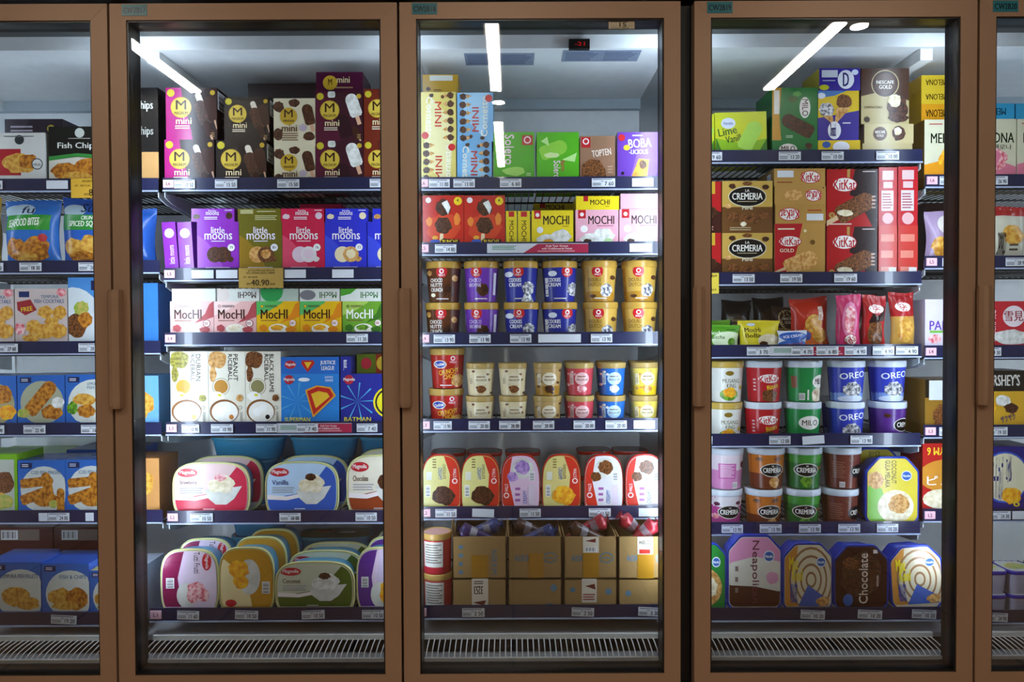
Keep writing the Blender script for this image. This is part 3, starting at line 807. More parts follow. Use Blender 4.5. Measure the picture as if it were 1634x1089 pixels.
c1 = carton(D, 6, 580, 652, 224, 'red-brown mini almond ice cream carton, lower of two', '#4a1810', MA, vis=False)
carton(D, 6, 580, 652, 142, 'red-brown mini almond ice cream carton, upper of two', '#4a1810', MA, c1)
c1 = carton(D, 6, 395, 520, 205, 'plain brown ice cream carton at the back, lower', '#2c1512', dy=.2, dep=.15)
carton(D, 6, 395, 520, 133, 'plain brown ice cream carton at the back, upper', '#2c1512', (), c1, dy=.2, dep=.15)
# little round rice cakes
th = [('r', 0, 0, 1, 1, '#8a2ab0'), ('d', .5, .76, .35, 'cream'), ('t', 'little moons', .35, .1, .75, .5, '#e8d0f0', 90)]
for k, (a, b_) in enumerate(((264, 286), (287, 310))):
    carton(D, 5, a, b_, 355, 'narrow purple mochi carton set edge-on beside purple front', '#8a2ab0', th, tilt=-4 + k, group='edge-on purple cartons', dep=.12)
S5 = [('purple', '#8c2cb4', '#a04cc4', 'choc', 'choc', '79', 314, 381, 305, 374), ('olive', '#6a6418', '#90701c', 'caramel', 'nut', '81', 381, 450, 379, 448), ('crimson', '#c81c48', '#d84868', '#e0c8d8', '#e0d8dc', '76', 450, 518, 448, 517), ('royal blue', '#2830c0', '#3848d0', '#e8d8b0', 'caramel', '73', 518, 585, 519, 587)]
for nm, c, c_2, a, b_, num, x0, x1, fx0, fx1 in S5:
    q = carton(D, 5, x0, x1, 354, nm + ' mochi carton standing upright with two round sweets', c, moons(c, c_2, a, b_, num))
    carton(D, 5, fx0, fx1, 333, nm + ' mochi carton lying flat on an upright one', c, moonflat(c, a, nm == 'olive'), q)
q = carton(D, 5, 586, 654, 354, 'royal blue mochi carton standing upright beside the door stile', '#2830c0', moons('#2830c0', '#3848d0', '#e8d8b0', 'caramel', '73'))
carton(D, 5, 594, 660, 333, 'royal blue mochi carton lying flat beside the door stile', '#2830c0', moonflat('#2830c0', 'caramel'), q)
carton(D, 5, 478, 545, 326, 'crimson mochi carton lying flat at the back', '#c81c48', (), q, dy=.15)
# mochi boxes
PK, YE, GN = mochi('#e8b8b4', '#b04a50', 'p', '#f0d0cc'), mochi('#e8b818', '#e08818', 'y', '#58b860'), mochi('#6aa030', '#3a7020', 'green', '#a8c858')
W_ = '#d8dcd4'
def upside(word, c, blob): return [('r', 0, 0, 1, 1, W_), blob, ('t', word, .5, .25, .92, .75, c, 180)]
for k, (nm, x0, x1, base, A, fx0, fx1, FA, fn) in enumerate((
        ('pink mochi carton at the shelf end', 271, 341, '#e0b0ac', PK, 274, 344, [('r', 0, 0, 1, 1, W_), ('e', .2, .3, .4, .9, '#e4c8c0')], 'plain white mochi carton with pink curve lying flat'),
        ('pink mochi carton beside the yellow one', 341, 409, '#e0b0ac', PK, 346, 414, upside('MocHI', '#4a2820', ('e', .1, .5, .2, .6, '#dcd0c8')), 'white mochi carton lying upside down with brown lettering'),
        ('yellow mango mochi carton beside the pink one', 409, 478, '#e0b018', YE, 415, 476, [('r', 0, 0, 1, 1, '#b8c8bc'), ('e', .3, .8, .3, .9, '#2c9a50')], 'white mochi carton with green disc lying flat'),
        ('yellow mango mochi carton beside the green one', 478, 545, '#e0b018', YE, 478, 542, upside('MocHI', '#2a5a28', ('e', .2, .5, .2, .4, '#7a7a80')), 'white mochi carton lying upside down with grey bowl'),
        ('green melon mochi carton', 546, 614, '#5a9028', GN, 543, 608, upside('MocHI', '#2a6a28', ('p', [(0, 1), (.4, 1), (.25, .6), (0, .4)], '#4a9a30')), 'white mochi carton lying upside down with green splash'))):
    q = carton(D, 4, x0, x1, 481, nm, base, A)
    carton(D, 4, fx0, fx1, 461, fn, W_, FA, q)
carton(D, 4, 616, 660, 481, 'green melon mochi carton half behind the door stile', '#5a9028', GN)
for nm, x0, x1, wd, c, ball, fd in (('durian', 271, 332, 'DURIAN', '#d89a30', '#e8b840', 'durian'), ('peanut', 332, 391, 'PEANUT', '#c08838', '#c07830', 'caramel'), ('black sesame', 391, 448, 'BLACK SESAME', '#8a8458', '#201818', 'nut')):
    carton(D, 3, x0, x1, 561, 'tall white %s rice ball carton' % nm, '#d8d4c4', riceball(wd, c, ball, fd), dep=.08)
q = carton(D, 3, 448, 541, 597, 'light blue cartoon ice cream carton with red shield', '#2468c0', hero('#2880d0', 'SUPERMAN', 'd'))
carton(D, 3, 448, 541, 570, 'light blue cartoon ice cream carton lying flat with red shield', '#2468c0', HEROF, q)
q = carton(D, 3, 543, 640, 597, 'dark blue cartoon ice cream carton with yellow oval', '#20247c', hero('#262c8c', 'BATMAN', 'o'))
carton(D, 3, 543, 560, 569, 'dark blue ice cream carton turned end-on on top', '#20247c', [('r', 0, 0, 1, 1, '#262c8c'), ('t', 'JUSTICE', .3, .2, .6, .8, '#e8ecff', 70)], q)
carton(D, 3, 569, 630, 565, 'red and olive ice cream carton lying flat at the back', '#7a3a18', [('r', 0, 0, .5, 1, '#5a6a18'), ('r', .5, 0, 1, 1, '#8a3018'), ('d', .72, .5, .4, GOLD), ('e', .25, .5, .14, .3, '#b02838')], q, dy=.05)
# oval tubs, lids to the front
RIM, BODY = '#e0e0a0', '#3aa0cc'
def MAGS(c, tint, food, word, port=False): return dict(kind='magnolia', D=.085, c=(RIM, BODY, tint), ops=maglid(c, tint, food, word, port))
for nm, x0, x1, yt, key, sp in (('pink strawberry', 274, 398, 738, 'mst', MAGS('#c82848', '#e8c8c8', 'cream', 'Strawberry')), ('blue vanilla', 422, 540, 737, 'mva', MAGS('#2458b8', '#b8d4f0', 'cream', 'Vanilla')), ('brown chocolate', 552, 662, 726, 'mch', MAGS('#8a3818', '#e4dcc8', 'choc', 'Chocolate'))):
    q = tub(D, 2, x0, x1, yt, key, sp, nm + ' ice cream tub, foremost of its row')
    again(q, .012, .088, .004, nm + ' ice cream tub, second of its row', D, 2)
LIE = dict(kind='magnolia', D=.075, c=('#58b4d8', BODY, '#3c4a50'), ops=[('f', .5, .5, .3, .25, '#505a60')], lieH=.13)
for x0, x1, nm in ((315, 433, 'behind the strawberry tub'), (443, 553, 'behind the vanilla tub'), (556, 632, 'behind the chocolate tub')):
    q = tub(D, 2, x0, x1, 720, 'lie' + nm, LIE, 'sky blue tub %s, lowest of its stack' % nm, lie=True, dy=.19)
    q2 = tub(D, 2, x0, x1, 720, 'lie' + nm, LIE, 'sky blue tub %s, middle of its stack' % nm, lie=True, dy=.195, on=q)
    tub(D, 2, x0 + 14, x1 + 14, 700, 'lie' + nm, LIE, 'sky blue tub %s, top of its stack' % nm, lie=True, dy=.2, on=q2)
for nm, x0, x1, yt, key, sp, n in (('maroon fruit', 255, 348, 877, 'mtf', MAGS('#801848', '#dcc8dc', 'berry', 'Tutti Frutti', True), 1), ('golden corn', 348, 437, 874, 'mgo', dict(kind='magnolia', D=.085, c=(RIM, BODY, '#c89428'), ops=[('r', 0, 0, 1, 1, '#c08c20'), ('p', [(0, 0), (.6, 0), (.5, .5), (.1, .8), (0, .8)], '#e8d4a0'), ('e', .55, .5, .2, .3, 'plate'), ('f', .36, .62, .2, .16, 'mango'), ('f', .4, .42, .14, .12, 'mango'), ('b', .78, .22, .92, .42, True), ('e', .22, .06, .1, .06, '#c02030')]), 2),
                               ('green coconut', 438, 566, 897, 'mco', MAGS('#4a6418', '#c8ccb4', 'white', 'Coconut'), 2), ('purple chocolate', 568, 650, 874, 'mpu', MAGS('#5a2888', '#d0c0dc', 'mango', 'Yam', True), 2)):
    q = tub(D, 1, x0, x1, yt, key, sp, nm + ' ice cream tub, foremost of its row')
    for i in range(n): again(q, .010 + .012 * i, .088 * (i + 1), .006, nm + ' ice cream tub, %s of its row' % ('second', 'third')[i], D, 1)
LG = dict(kind='magnolia', D=.075, c=('#58b4d8', BODY, '#3c6428'), ops=[('e', .3, .7, .14, .1, '#c02030'), ('f', .66, .55, .14, .12, 'white')], lieH=.13)
q = tub(D, 1, 469, 588, 880, 'lieg', LG, 'green-lidded blue tub lying flat behind coconut tubs, lower', lie=True, dy=.29)
tub(D, 1, 469, 588, 860, 'lieg', LG, 'green-lidded blue tub lying flat behind coconut tubs, upper', lie=True, dy=.292, on=q)
q = tub(D, 1, 362, 449, 860, 'liea', LIE, 'sky blue tub behind the golden tubs, lowest of its stack', lie=True, dy=.3)
q = tub(D, 1, 362, 449, 860, 'liea', LIE, 'sky blue tub behind the golden tubs, middle of its stack', lie=True, dy=.302, on=q)
tub(D, 1, 362, 449, 840, 'liea', LIE, 'sky blue tub behind the golden tubs, top of its stack', lie=True, dy=.304, on=q)
q = carton(D, 1, 252, 290, 940, 'white small carton behind the maroon tub, lower', '#b8bcc8', [('r', .3, .3, .6, .7, '#5a6a98')], dy=.2, dep=.2)
carton(D, 1, 252, 290, 895, 'white small carton behind the maroon tub, upper', '#b8bcc8', [('r', .3, .3, .6, .7, '#5a6a98')], q, dy=.2, dep=.2)

# ================================================================== door CW2B18
D = 'CW2B18'
def corn(bg, sw, flip):
    f = [('r', 0, 0, 1, 1, bg), ('p', [(.1, 0), (.9, 0), (.8, .5), (.3, .9), (.15, .6)], sw)]
    for k in range(6): f += [('f', .84, .08 + k * .17, .1, .07, 'choc'), ('p', [(.74, .03 + k * .17), (.74, .13 + k * .17), (.6, .07 + k * .17)], 'caramel')]
    f += [('t', 'Cornetto', .16, .08, .34, .9, '#f8f4e4', -90), ('t', 'MINI', .4, .3, .58, .8, '#c02820', -90), ('d', .12, .12, .1, '#c82028'), ('f', .3, .93, .07, .04, 'choc'), ('f', .62, .9, .05, .04, 'choc')]
    if not flip: return f
    g = []
    for o in f:                                   # the same print, box turned upside down
        if o[0] in 'ef': g.append((o[0], 1 - o[1], 1 - o[2], *o[3:]))
        elif o[0] == 'd': g.append(('d', 1 - o[1], 1 - o[2], *o[3:]))
        elif o[0] == 'r': g.append(o)
        elif o[0] == 'p': g.append(('p', [(1 - x, 1 - y) for x, y in o[1]], o[2]))
        elif o[0] == 't': g.append(('t', o[1], 1 - o[4], 1 - o[5], 1 - o[2], 1 - o[3], o[6], 90))
    return g
q = carton(D, 6, 671, 728, 226, 'pale yellow mini cone carton, lower of two', '#d8c868', corn('#dccc70', '#e8e0a8', True), vis=False)
q = carton(D, 6, 671, 728, 147, 'pale yellow mini cone carton, upper of two', '#d8c868', corn('#dccc70', '#e8e0a8', False), q)
carton(D, 6, 674, 731, 119, 'golden carton lying flat on the pale yellow cone cartons', '#b8902c', [('r', 0, 0, 1, 1, '#b8902c'), ('r', .2, .7, .85, .95, '#d0d0c8'), ('l', .32, .1, .6, .3, 2, '#6a4818'), ('f', .16, .3, .07, .1, 'choc')], q, dy=.03)
q = carton(D, 6, 729, 785, 226, 'light blue mini cone carton, lower of two', '#6aa8d8', corn('#70b0e0', '#a0d0f0', False), vis=False)
carton(D, 6, 729, 787, 148, 'light blue mini cone carton, upper of two', '#6aa8d8', corn('#70b0e0', '#a0d0f0', True), q)
LIMEBAR = [('bar', .4, .62, .66, .34, -70, '#8cd040', None), ('f', .35, .5, .2, .06, '#d0e8a0'), ('p', [(.1, .8), (.3, .7), (.25, .9)], '#b8e890'), ('p', [(.6, .4), (.95, .55), (.9, .35)], '#b8e890')]
carton(D, 6, 787, 853, 211, 'green lime bar carton with red badge, beside the blue cones', '#4aa018', [('r', 0, 0, 1, 1, '#4ca81c'), ('t', 'Solero', .28, .3, .5, .95, '#f4d8e0', -90), ('t', 'Split', .18, .28, .28, .5, '#f0b8c8', -90), ('r', .7, .72, .96, .93, '#b82028'), ('d', .83, .83, .09, '#e8d8d8'), ('d', .83, .83, .06, '#b82028'), ('f', .5, .15, .3, .1, '#a0d860'), ('l', .8, .05, .95, .12, 2, '#d0e8b0')])
carton(D, 6, 856, 924, 211, 'green lime bar carton showing a lime split', '#4aa018', [('r', 0, 0, 1, 1, '#52b418')] + LIMEBAR + [('t', 'Solero', .4, 0, .56, .38, '#f4d8e0', -90), ('t', 'Split', .56, .15, .66, .38, '#c83048', -90)])
carton(D, 6, 925, 982, 217, 'tan brown nutty bar carton', '#8a6850', [('r', 0, 0, 1, 1, '#906c54'), ('r', .04, .72, .3, .97, '#b82028'), ('d', .17, .87, .09, '#e8d8d8'), ('d', .17, .87, .06, '#b82028'), ('t', 'TOPTEN', .34, .52, .88, .68, '#e8d8c8', 0, 8), ('p', [(.05, 0), (.05, .3), (.3, .46), (.55, .42), (.72, .2), (.75, 0)], 'nut'), ('l', .78, .1, .94, .3, 3, '#b09078')])
carton(D, 6, 985, 1053, 211, 'purple and white bubble tea carton', '#5a3098', [('r', 0, 0, 1, 1, '#6838a8'), ('p', [(.3, 0), (.9, 0), (1, .3), (1, 1), (.55, 1), (.45, .5)], '#8a5cc0'), ('t', 'BOBA', .26, .66, .8, .86, '#f0ecf8', 0, 4), ('t', '-LICIOUS', .28, .52, .72, .62, '#f0ecf8'), ('l', .35, .9, .6, .95, 1, '#f0ecf8'), ('p', [(.32, 0), (.7, 0), (.75, .4), (.5, .42)], 'mango'), ('f', .6, .28, .09, .1, 'nut'), ('d', .12, .1, .04, '#201028'), ('d', .1, .88, .08, '#c82028'), ('e', .22, .66, .08, .06, '#e8c828')], l=[('r', 0, 0, 1, 1, '#e0d8ec')])
RED = [('r', 0, 0, 1, 1, '#b82418'), ('f', .5, .32, .42, .32, '#c84020'), ('p', [(.4, .0), (.5, 0), (.5, .2), (.42, .2)], '#e0c8a0'), ('f', .5, .38, .22, .18, 'choc'), ('f', .5, .74, .2, .18, 'choc'), ('p', [(.46, .84), (.6, .9), (.68, .75), (.62, .6), (.55, .72)], 'white'), ('d', .14, .9, .07, '#e8d8d8'), ('d', .86, .88, .1, '#e8c820'), ('t', '4', .83, .86, .88, .93, '#302008'),
       ('f', .16, .45, .08, .1, '#e08030'), ('f', .84, .5, .08, .14, '#e08030'), ('p', [(.25, 0), (.9, 0), (.9, .08), (.5, .1)], '#281810'), ('t', 'CRUNCHY', .42, .005, .86, .075, '#f0c830'), ('e', .3, .04, .12, .04, '#3858b0'), ('f', .3, .12, .08, .04, '#e0a030')]
carton(D, 5, 674, 740, 312, 'red crunchy chocolate bar carton at the shelf end', '#a82014', RED)
carton(D, 5, 740, 806, 312, 'red crunchy chocolate bar carton beside yellow edges', '#a82014', RED)
for k, (a, b_) in enumerate(((807, 825), (826, 846))):
    carton(D, 5, a, b_, 337, 'yellow mochi carton set edge-on beside the red carton', '#d8c020', [('r', 0, 0, 1, 1, '#e0c820'), ('t', 'MOCHI', .3, .06, .7, .7, '#281c08', -90), ('r', .25, .82, .75, .98, '#b82028')], group='edge-on yellow cartons')
YM = [('r', 0, 0, 1, 1, '#e4cc20'), ('r', .06, .74, .22, 1, '#b82028'), ('d', .14, .86, .06, '#f0e0e0'), ('t', 'MOCHI', .28, .56, .9, .84, '#281c10'), ('l', .74, .49, .9, .53, 1, '#504010'), ('d', .2, .4, .1, '#e8e8e8'), ('f', .38, .08, .26, .18, 'white'), ('f', .7, .18, .25, .24, 'white'), ('f', .4, .04, .14, .08, 'mango')]
PMO = [('r', 0, 0, 1, 1, '#e4a8b8'), ('r', .06, .74, .24, 1, '#b82028'), ('d', .15, .86, .06, '#f0e0e0'), ('t', 'MOCHI', .3, .56, .9, .82, '#281418'), ('l', .5, .49, .9, .53, 1, '#803050'), ('d', .2, .42, .11, '#f0ecf0'), ('f', .36, .1, .26, .2, 'white'), ('f', .66, .22, .26, .22, 'white'), ('f', .28, .04, .1, .08, 'choc'), ('e', .76, .06, .1, .08, '#b8d8a0')]
q = carton(D, 5, 848, 915, 336, 'yellow mochi carton standing upright', '#d8c020', YM)
carton(D, 5, 851, 914, 325, 'yellow mochi carton standing behind the upright yellow one', '#d8c020', [('r', 0, 0, 1, 1, '#e4cc20'), ('r', .16, .9, .3, 1, '#b82028'), ('t', 'MOCHI', .32, .86, .78, .98, '#201808')], dy=.14)
q = carton(D, 5, 918, 987, 335, 'pink mochi carton under a flat yellow carton', '#dca0b0', PMO)
carton(D, 5, 919, 988, 313, 'yellow mochi carton lying flat on a pink one', '#d8c020', [('r', 0, 0, 1, 1, '#e4cc20'), ('r', .17, .62, .28, 1, '#b82028'), ('t', 'MOCHI', .33, .36, .78, .74, '#281c10'), ('l', .68, .2, .78, .28, 1, '#504010')], q)
q = carton(D, 5, 988, 1054, 334, 'pink mochi carton under a flat pink carton', '#dca0b0', PMO)
carton(D, 5, 990, 1054, 309, 'plain pink mochi carton lying flat on a pink one', '#e0a8bc', [('r', 0, 0, 1, .04, '#b07888')], q)
# pints with gold lids
LG_, H4 = '#b8903c', (Z(416, .3) - SHELF[D, 4][0]) / 2
def wall(bg, word, scoop, x=.5, tcol='#f0e8dc', low=None, sc=(.68, .32)):
    f = [('r', 0, 0, 1, 1, bg)]
    if low: f.append(('r', 0, 0, 1, .3, low))
    f += [('d', x, .88, .17, '#c02028'), ('t', "WALL'S", x - .09, .76, x + .09, .82, '#f4e4e4'), ('d', x, .9, .07, '#f4e4e4'), ('d', x, .9, .04, '#c02028'), ('f', sc[0], sc[1], .2, .2, scoop)]
    for i, w_ in enumerate(word): f.append(('t', w_, .14, .58 - i * .14, .5, .69 - i * .14, tcol))
    return f + [('l', .3, .06, .7, .12, 1, '#e0d8d0')]
P4 = {'nut': ('brown nutty chocolate pint', '#4a2614', wall('#5a3018', ('CHOCO', 'NUTTY', 'CRUNCH'), 'choc', .48) + [('f', .12, .85, .08, .08, 'caramel'), ('f', .85, .7, .08, .1, 'caramel'), ('f', .2, .2, .08, .06, 'cream')]),
      'pur': ('purple chocolate pint', '#5c2c8c', wall('#6a34a0', ('CHOCO', 'BROWNIE'), 'choc', .36, '#c8b0d8', None, (.55, .35)) + [('r', .86, .2, .93, .85, '#d8d0e0')]),
      'coo': ('dark blue cookies and cream pint', '#1c2478', wall('#222c8c', ('COOKIES', 'CREAM'), 'oreo', .42, '#f0f0f8', None, (.72, .4)) + [('e', .15, .8, .12, .08, '#e0e4f0'), ('p', [(.5, .0), (.9, 0), (.8, .2), (.6, .25)], 'oreo')]),
      'cob': ('dark blue cookies pint turned with barcode', '#1c2478', wall('#222c8c', ('COOKIES', 'CREAM'), 'oreo', .7, '#f0f0f8', None, (.9, .36)) + [('b', .06, .15, .14, .7, True), ('e', .28, .82, .12, .08, '#e0e4f0')]),
      'dut': ('gold double chocolate pint', '#a87828', wall('#c8a048', ('DOUBLE', 'DUTCH'), 'oreo', .4, '#806020', '#b08028') + [('f', .85, .7, .08, .07, 'choc'), ('f', .25, .16, .1, .05, 'choc')])}
def lw(nm, pos): return nm + ', %s of its pair' % pos
for k, cu, cl in (('nut', 707.6, 706.2), ('pur', 768.6, 768.8), ('coo', 831.8, 832.7), ('cob', 893.7, 893.7), ('dut', 957.8, 959.2), ('dut', 1022.5, 1022.5)):
    nm, cup, A = P4[k]
    sp = (.0555, H4, .021, cup, A, LG_, .82, '#a07828')
    extra = '' if k != 'dut' else (', by blue pints' if cu < 1000 else ', shelf end')
    q = pint(D, 4, cl, k, sp, lw(nm + extra, 'lower'))
    pint(D, 4, cu, k, sp, lw(nm + extra, 'upper'), q)
H3 = (Z(580, .3) - SHELF[D, 3][0]) / 2
CR = wall('#a82418', (), 'caramel', .7, low=None, sc=(.85, .22)) + [('e', .32, .72, .2, .12, '#e8e0c8'), ('e', .32, .72, .17, .1, '#2840a0'), ('t', 'Ovaltine', .18, .67, .46, .77, '#f0ece0', 0, 12), ('t', 'CRUNCHY', .28, .44, .86, .58, '#e8b830', 0, 10), ('t', 'CHOC', .42, .3, .8, .43, '#e8b830', 0, 10)]
sp = (.0545, (Z(556, .3) - SHELF[D, 3][0]) / 2, .02, '#982014', CR, '#b8944c', .84, '#a07828')
q = pint(D, 3, 710.5, 'cro', sp, 'red crunchy chocolate pint, lower of its pair')
pint(D, 3, 712.5, 'cro', sp, 'red crunchy chocolate pint, upper of its pair', q)
def magc(bg, panel, food, low=None, tx='#6a4a28'):
    f = [('r', 0, 0, 1, 1, bg)]
    if low: f.append(('r', 0, 0, 1, .35, low))
    rg = random.Random(len(bg + food))
    for i in range(9): f.append(('f', rg.uniform(.05, .95), rg.uniform(.05, .95), .06, .05, food))
    return f + [('e', .55, .62, .26, .24, panel), ('l', .38, .66, .7, .74, 1, tx), ('t', 'MAGNUM', .36, .54, .74, .62, tx), ('f', .55, .24, .2, .16, food), ('r', .12, .4, .24, .8, panel), ('l', .13, .42, .23, .78, 6, tx)]
for k, (nm, xu, xl, bg, pn, fd, low) in enumerate((('cream almond cup beside the red pints', 765.7, 765, '#d8c8a0', '#dcd0b0', 'nut', None), ('cream almond cup beside the coffee cup', 818, 818.5, '#d8c8a0', '#dcd0b0', 'nut', None), ('tan coffee cup', 874, 873.5, '#b89860', '#e0d4b8', 'choc', '#a87c28'),
        ('coral red strawberry cup', 925.6, 926, '#c84450', '#e8b8b8', 'berry', None), ('bright blue cup', 977, 976.5, '#2468c0', '#b8d8f0', 'white', None), ('yellow almond cup', 1029.7, 1029, '#e0c858', '#e8dcb0', 'caramel', '#e8c020'))):
    sp = (.0445, H3, .017, bg, magc(bg, pn, fd, low), '#b09458', .8, '#8a7040')
    q = pint(D, 3, xl, 'mc%d' % (k if k != 1 else 0), sp, nm + ', lower of its pair')
    q2 = pint(D, 3, xu, 'mc%d' % (k if k != 1 else 0), sp, nm + ', upper of its pair', q)
    if k >= 3:
        sb = (.0445, H3, .017, bg, [], '#b09458', .8, '#8a7040')
        qb = pint(D, 3, xu - 4, 'mcb%d' % k, sb, 'gold-lidded cup behind the %s, lower' % nm, dy=.1)
        qc = pint(D, 3, xu - 4, 'mcb%d' % k, sb, 'gold-lidded cup behind the %s, upper' % nm, qb, dy=.1)
# red oval tubs
def wl(bg, scoop, inv=False, c2='#c83020'):
    f = [('r', 0, 0, 1, 1, bg), ('p', [(.66, 0), (1, 0), (1, 1), (.55, 1), (.72, .6)], c2), ('t', 'WALL\'S', .8, .55, .88, .72, '#f4e4e4', -90), ('d', .84, .48, .07, '#f0e0e0'), ('d', .84, .48, .045, c2), ('t', 'CREAMY', .42, .5, .52, .74, '#3060b0', -90), ('t', 'CHOCOLATE', .54, .52, .61, .8, '#504030', -90), ('b', .1, .18, .22, .4, True), ('r', .12, .5, .26, .66, '#d8d8c8'), ('f', .56, .2, .3, .19, scoop), ('f', .58, .17, .2, .12, scoop), ('l', .28, .72, .38, .92, 4, '#807040')]
    if not inv: return f
    return [('r', 0, 0, 1, 1, bg), ('p', [(.34, 0), (0, 0), (0, 1), (.3, 1), (.2, .5)], c2), ('e', .55, .72, .28, .2, 'plate'), ('f', .55, .74, .2, .14, scoop), ('f', .3, .56, .14, .1, scoop), ('b', .72, .48, .86, .66, True), ('d', .14, .2, .07, '#f0e0e0'), ('d', .14, .2, .045, c2), ('t', "WALL'S", .1, .27, .18, .42, '#f4e4e4', 90), ('t', 'CREAMY', .56, .04, .66, .3, '#3060b0', 90), ('l', .36, .05, .5, .38, 3, '#a060a0'), ('r', .7, .02, .86, .4, '#d8c8d8')]
def WS(A, base='#d8cc78'): return dict(kind='walls', D=.1, c=('#c02418', '#b0aca8', base), ops=A)
rows = [('milk chocolate tub at the shelf end', 704, 'wa', WS(wl('#dcd488', 'choc'))), ('milk chocolate tub beside the purple swirl tub', 766.5, 'wa', WS(wl('#dcd488', 'choc'))), ('purple swirl tub', 830.5, 'wb', WS(wl('#e0c0d8', 'lilac', True), '#d8c8d8')), ('yellow speckled tub', 896, 'wc', WS(wl('#dccc80', 'mango'))),
        ('cookie three-in-one tub beside the yellow tub', 963.5, 'wd', WS(wl('#d8d4d8', 'nut', True), '#d8d8d8')), ('cookie three-in-one tub at the shelf end', 1029, 'wd', WS(wl('#d8d4d8', 'nut', True), '#d8d8d8'))]
for nm, xc, key, sp in rows:
    tub(D, 2, xc - 31.5, xc + 31.5, 725, key, sp, 'red-rimmed ' + nm)
WLIE = dict(kind='walls', D=.085, c=('#b02018', '#a09890', '#3a3434'), ops=[('f', .5, .5, .3, .3, '#4a4242')], lieH=.11)
for x0, x1, n, nm in ((686, 742, 2, 'behind the first chocolate tub'), (744, 801, 2, 'behind the second chocolate tub'), (806, 863, 2, 'behind the purple swirl tub'), (922, 977, 2, 'behind the first cookie tub'), (979, 1037, 2, 'behind the last cookie tub')):
    q = None
    for i in range(n):
        q = tub(D, 2, x0, x1, 715, 'wlie%d' % x0, WLIE, 'red-lidded tub lying flat %s, %s' % (nm, ('lower', 'upper')[i]), lie=True, dy=.15 + .02 * (x0 > 900), on=q)
# opened shipping cartons of cones on the bottom shelf
CB = M('#9a7a48', .75, 0, .08, 60)
def shipper(x0, x1, yt, on, label, ops, opened):
    s, Y, _ = SHELF[D, 1]
    yF = Y + .014
    a, b_ = X(x0, yF, yt) + .001, X(x1, yF, yt) - .001
    z0 = on.zt if on else s
    z1 = at((x0 + x1) / 2, yt, yF).z
    W, H, dp, t = b_ - a, z1 - z0, .26, .003
    m = MB()
    m.box(-W / 2, W / 2, 0, t, 0, H, CB); m.box(-W / 2, W / 2, dp - t, dp, 0, H, CB)
    m.box(-W / 2, -W / 2 + t, 0, dp, 0, H, CB); m.box(W / 2 - t, W / 2, 0, dp, 0, H, CB)
    m.box(-W / 2, W / 2, 0, dp, 0, t, CB)
    if not opened: m.box(-W / 2, W / 2, 0, dp, H - t, H, CB)
    art(m, ops, lambda u, v, o: (-W / 2 + W * u, -o, H * v), W, H)
    o = m.build('shipping_carton', None, ((a + b_) / 2, yF, z0))
    if opened:
        for nm, q in (('flap', [(-W / 2, dp, H), (W / 2, dp, H), (W / 2 - .01, dp + .02, H + .008), (-W / 2 + .01, dp + .02, H + .008)]),
                      ('flap', [(-W / 2, 0, H), (-W / 2, dp * .32, H), (-W / 2 - .003, dp * .3, H + .034), (-W / 2 - .003, .01, H + .036)]))[:2 if x0 < 880 else 1]:
            f = MB(); f.prism(q, (.002, .002, 0), CB); f.build(nm, o)
    tag(o, full(label, D, 1), 'cardboard box')
    return R(o, z1), (a + b_) / 2, W, yF
BL, TP = '#5a8098', M('#a8781c', .3, 0, .05, 20)
def oval(cx, cy): return [('e', cx, cy, .13, .13, BL), ('e', cx, cy, .11, .1, '#9a7a48'), ('l', cx - .08, cy - .04, cx + .08, cy + .03, 1, BL)]
LABEL = [('r', .36, .62, .66, 1, '#d8d0c0'), ('p', [(.4, .9), (.6, .96), (.6, .86)], '#6a2a20'), ('b', .4, .64, .62, .76, False)]
ops_u = [[('l', .12, .05, .2, .85, 4, BL), ('t', 'AISKRIM', .72, .1, .82, .7, BL, -90), ('r', .35, .02, .65, .56, TP)], [('t', 'AISKRIM', .12, .42, .5, .56, BL), *oval(.78, .5), ('r', .38, .02, .66, .6, TP)],
         [('t', 'AISKRIM', .14, .42, .55, .56, BL), *oval(.8, .5), ('r', .36, .02, .66, .62, TP), *LABEL], [('t', 'AISKRIM', .18, .42, .65, .56, BL), *oval(.95, .48), ('r', .42, 0, .78, .62, TP), ('r', .42, .58, .76, 1, '#d8d0c0'), ('t', '12023894', .46, .82, .74, .92, '#403028', 180), ('r', .46, .6, .7, .7, '#b83028')]]
ops_l = [[('r', .36, .25, .66, 1, '#d8d0c0'), ('t', '3253', .4, .58, .56, .8, '#302820', 180), ('l', .4, .84, .62, .95, 2, '#504030'), ('p', [(.38, .36), (.58, .28), (.62, .42)], '#6a2a20'), *oval(.82, .1)], [('t', 'AISKRIM', .1, .1, .5, .26, BL), *oval(.76, .2), ('e', .85, .75, .06, .1, BL)],
         [('r', .34, .35, .62, 1, '#d8d0c0'), ('p', [(.4, .8), (.58, .86), (.6, .7)], '#6a2a20'), ('l', .36, .4, .6, .6, 3, '#8a3030'), ('d', .17, .7, .07, BL), ('d', .84, .65, .09, BL)], [('d', .22, .6, .08, BL), ('r', .44, 0, .84, .25, TP)]]
wrapc = ['#2c1c54', '#203268', '#3a2014', '#901c28']
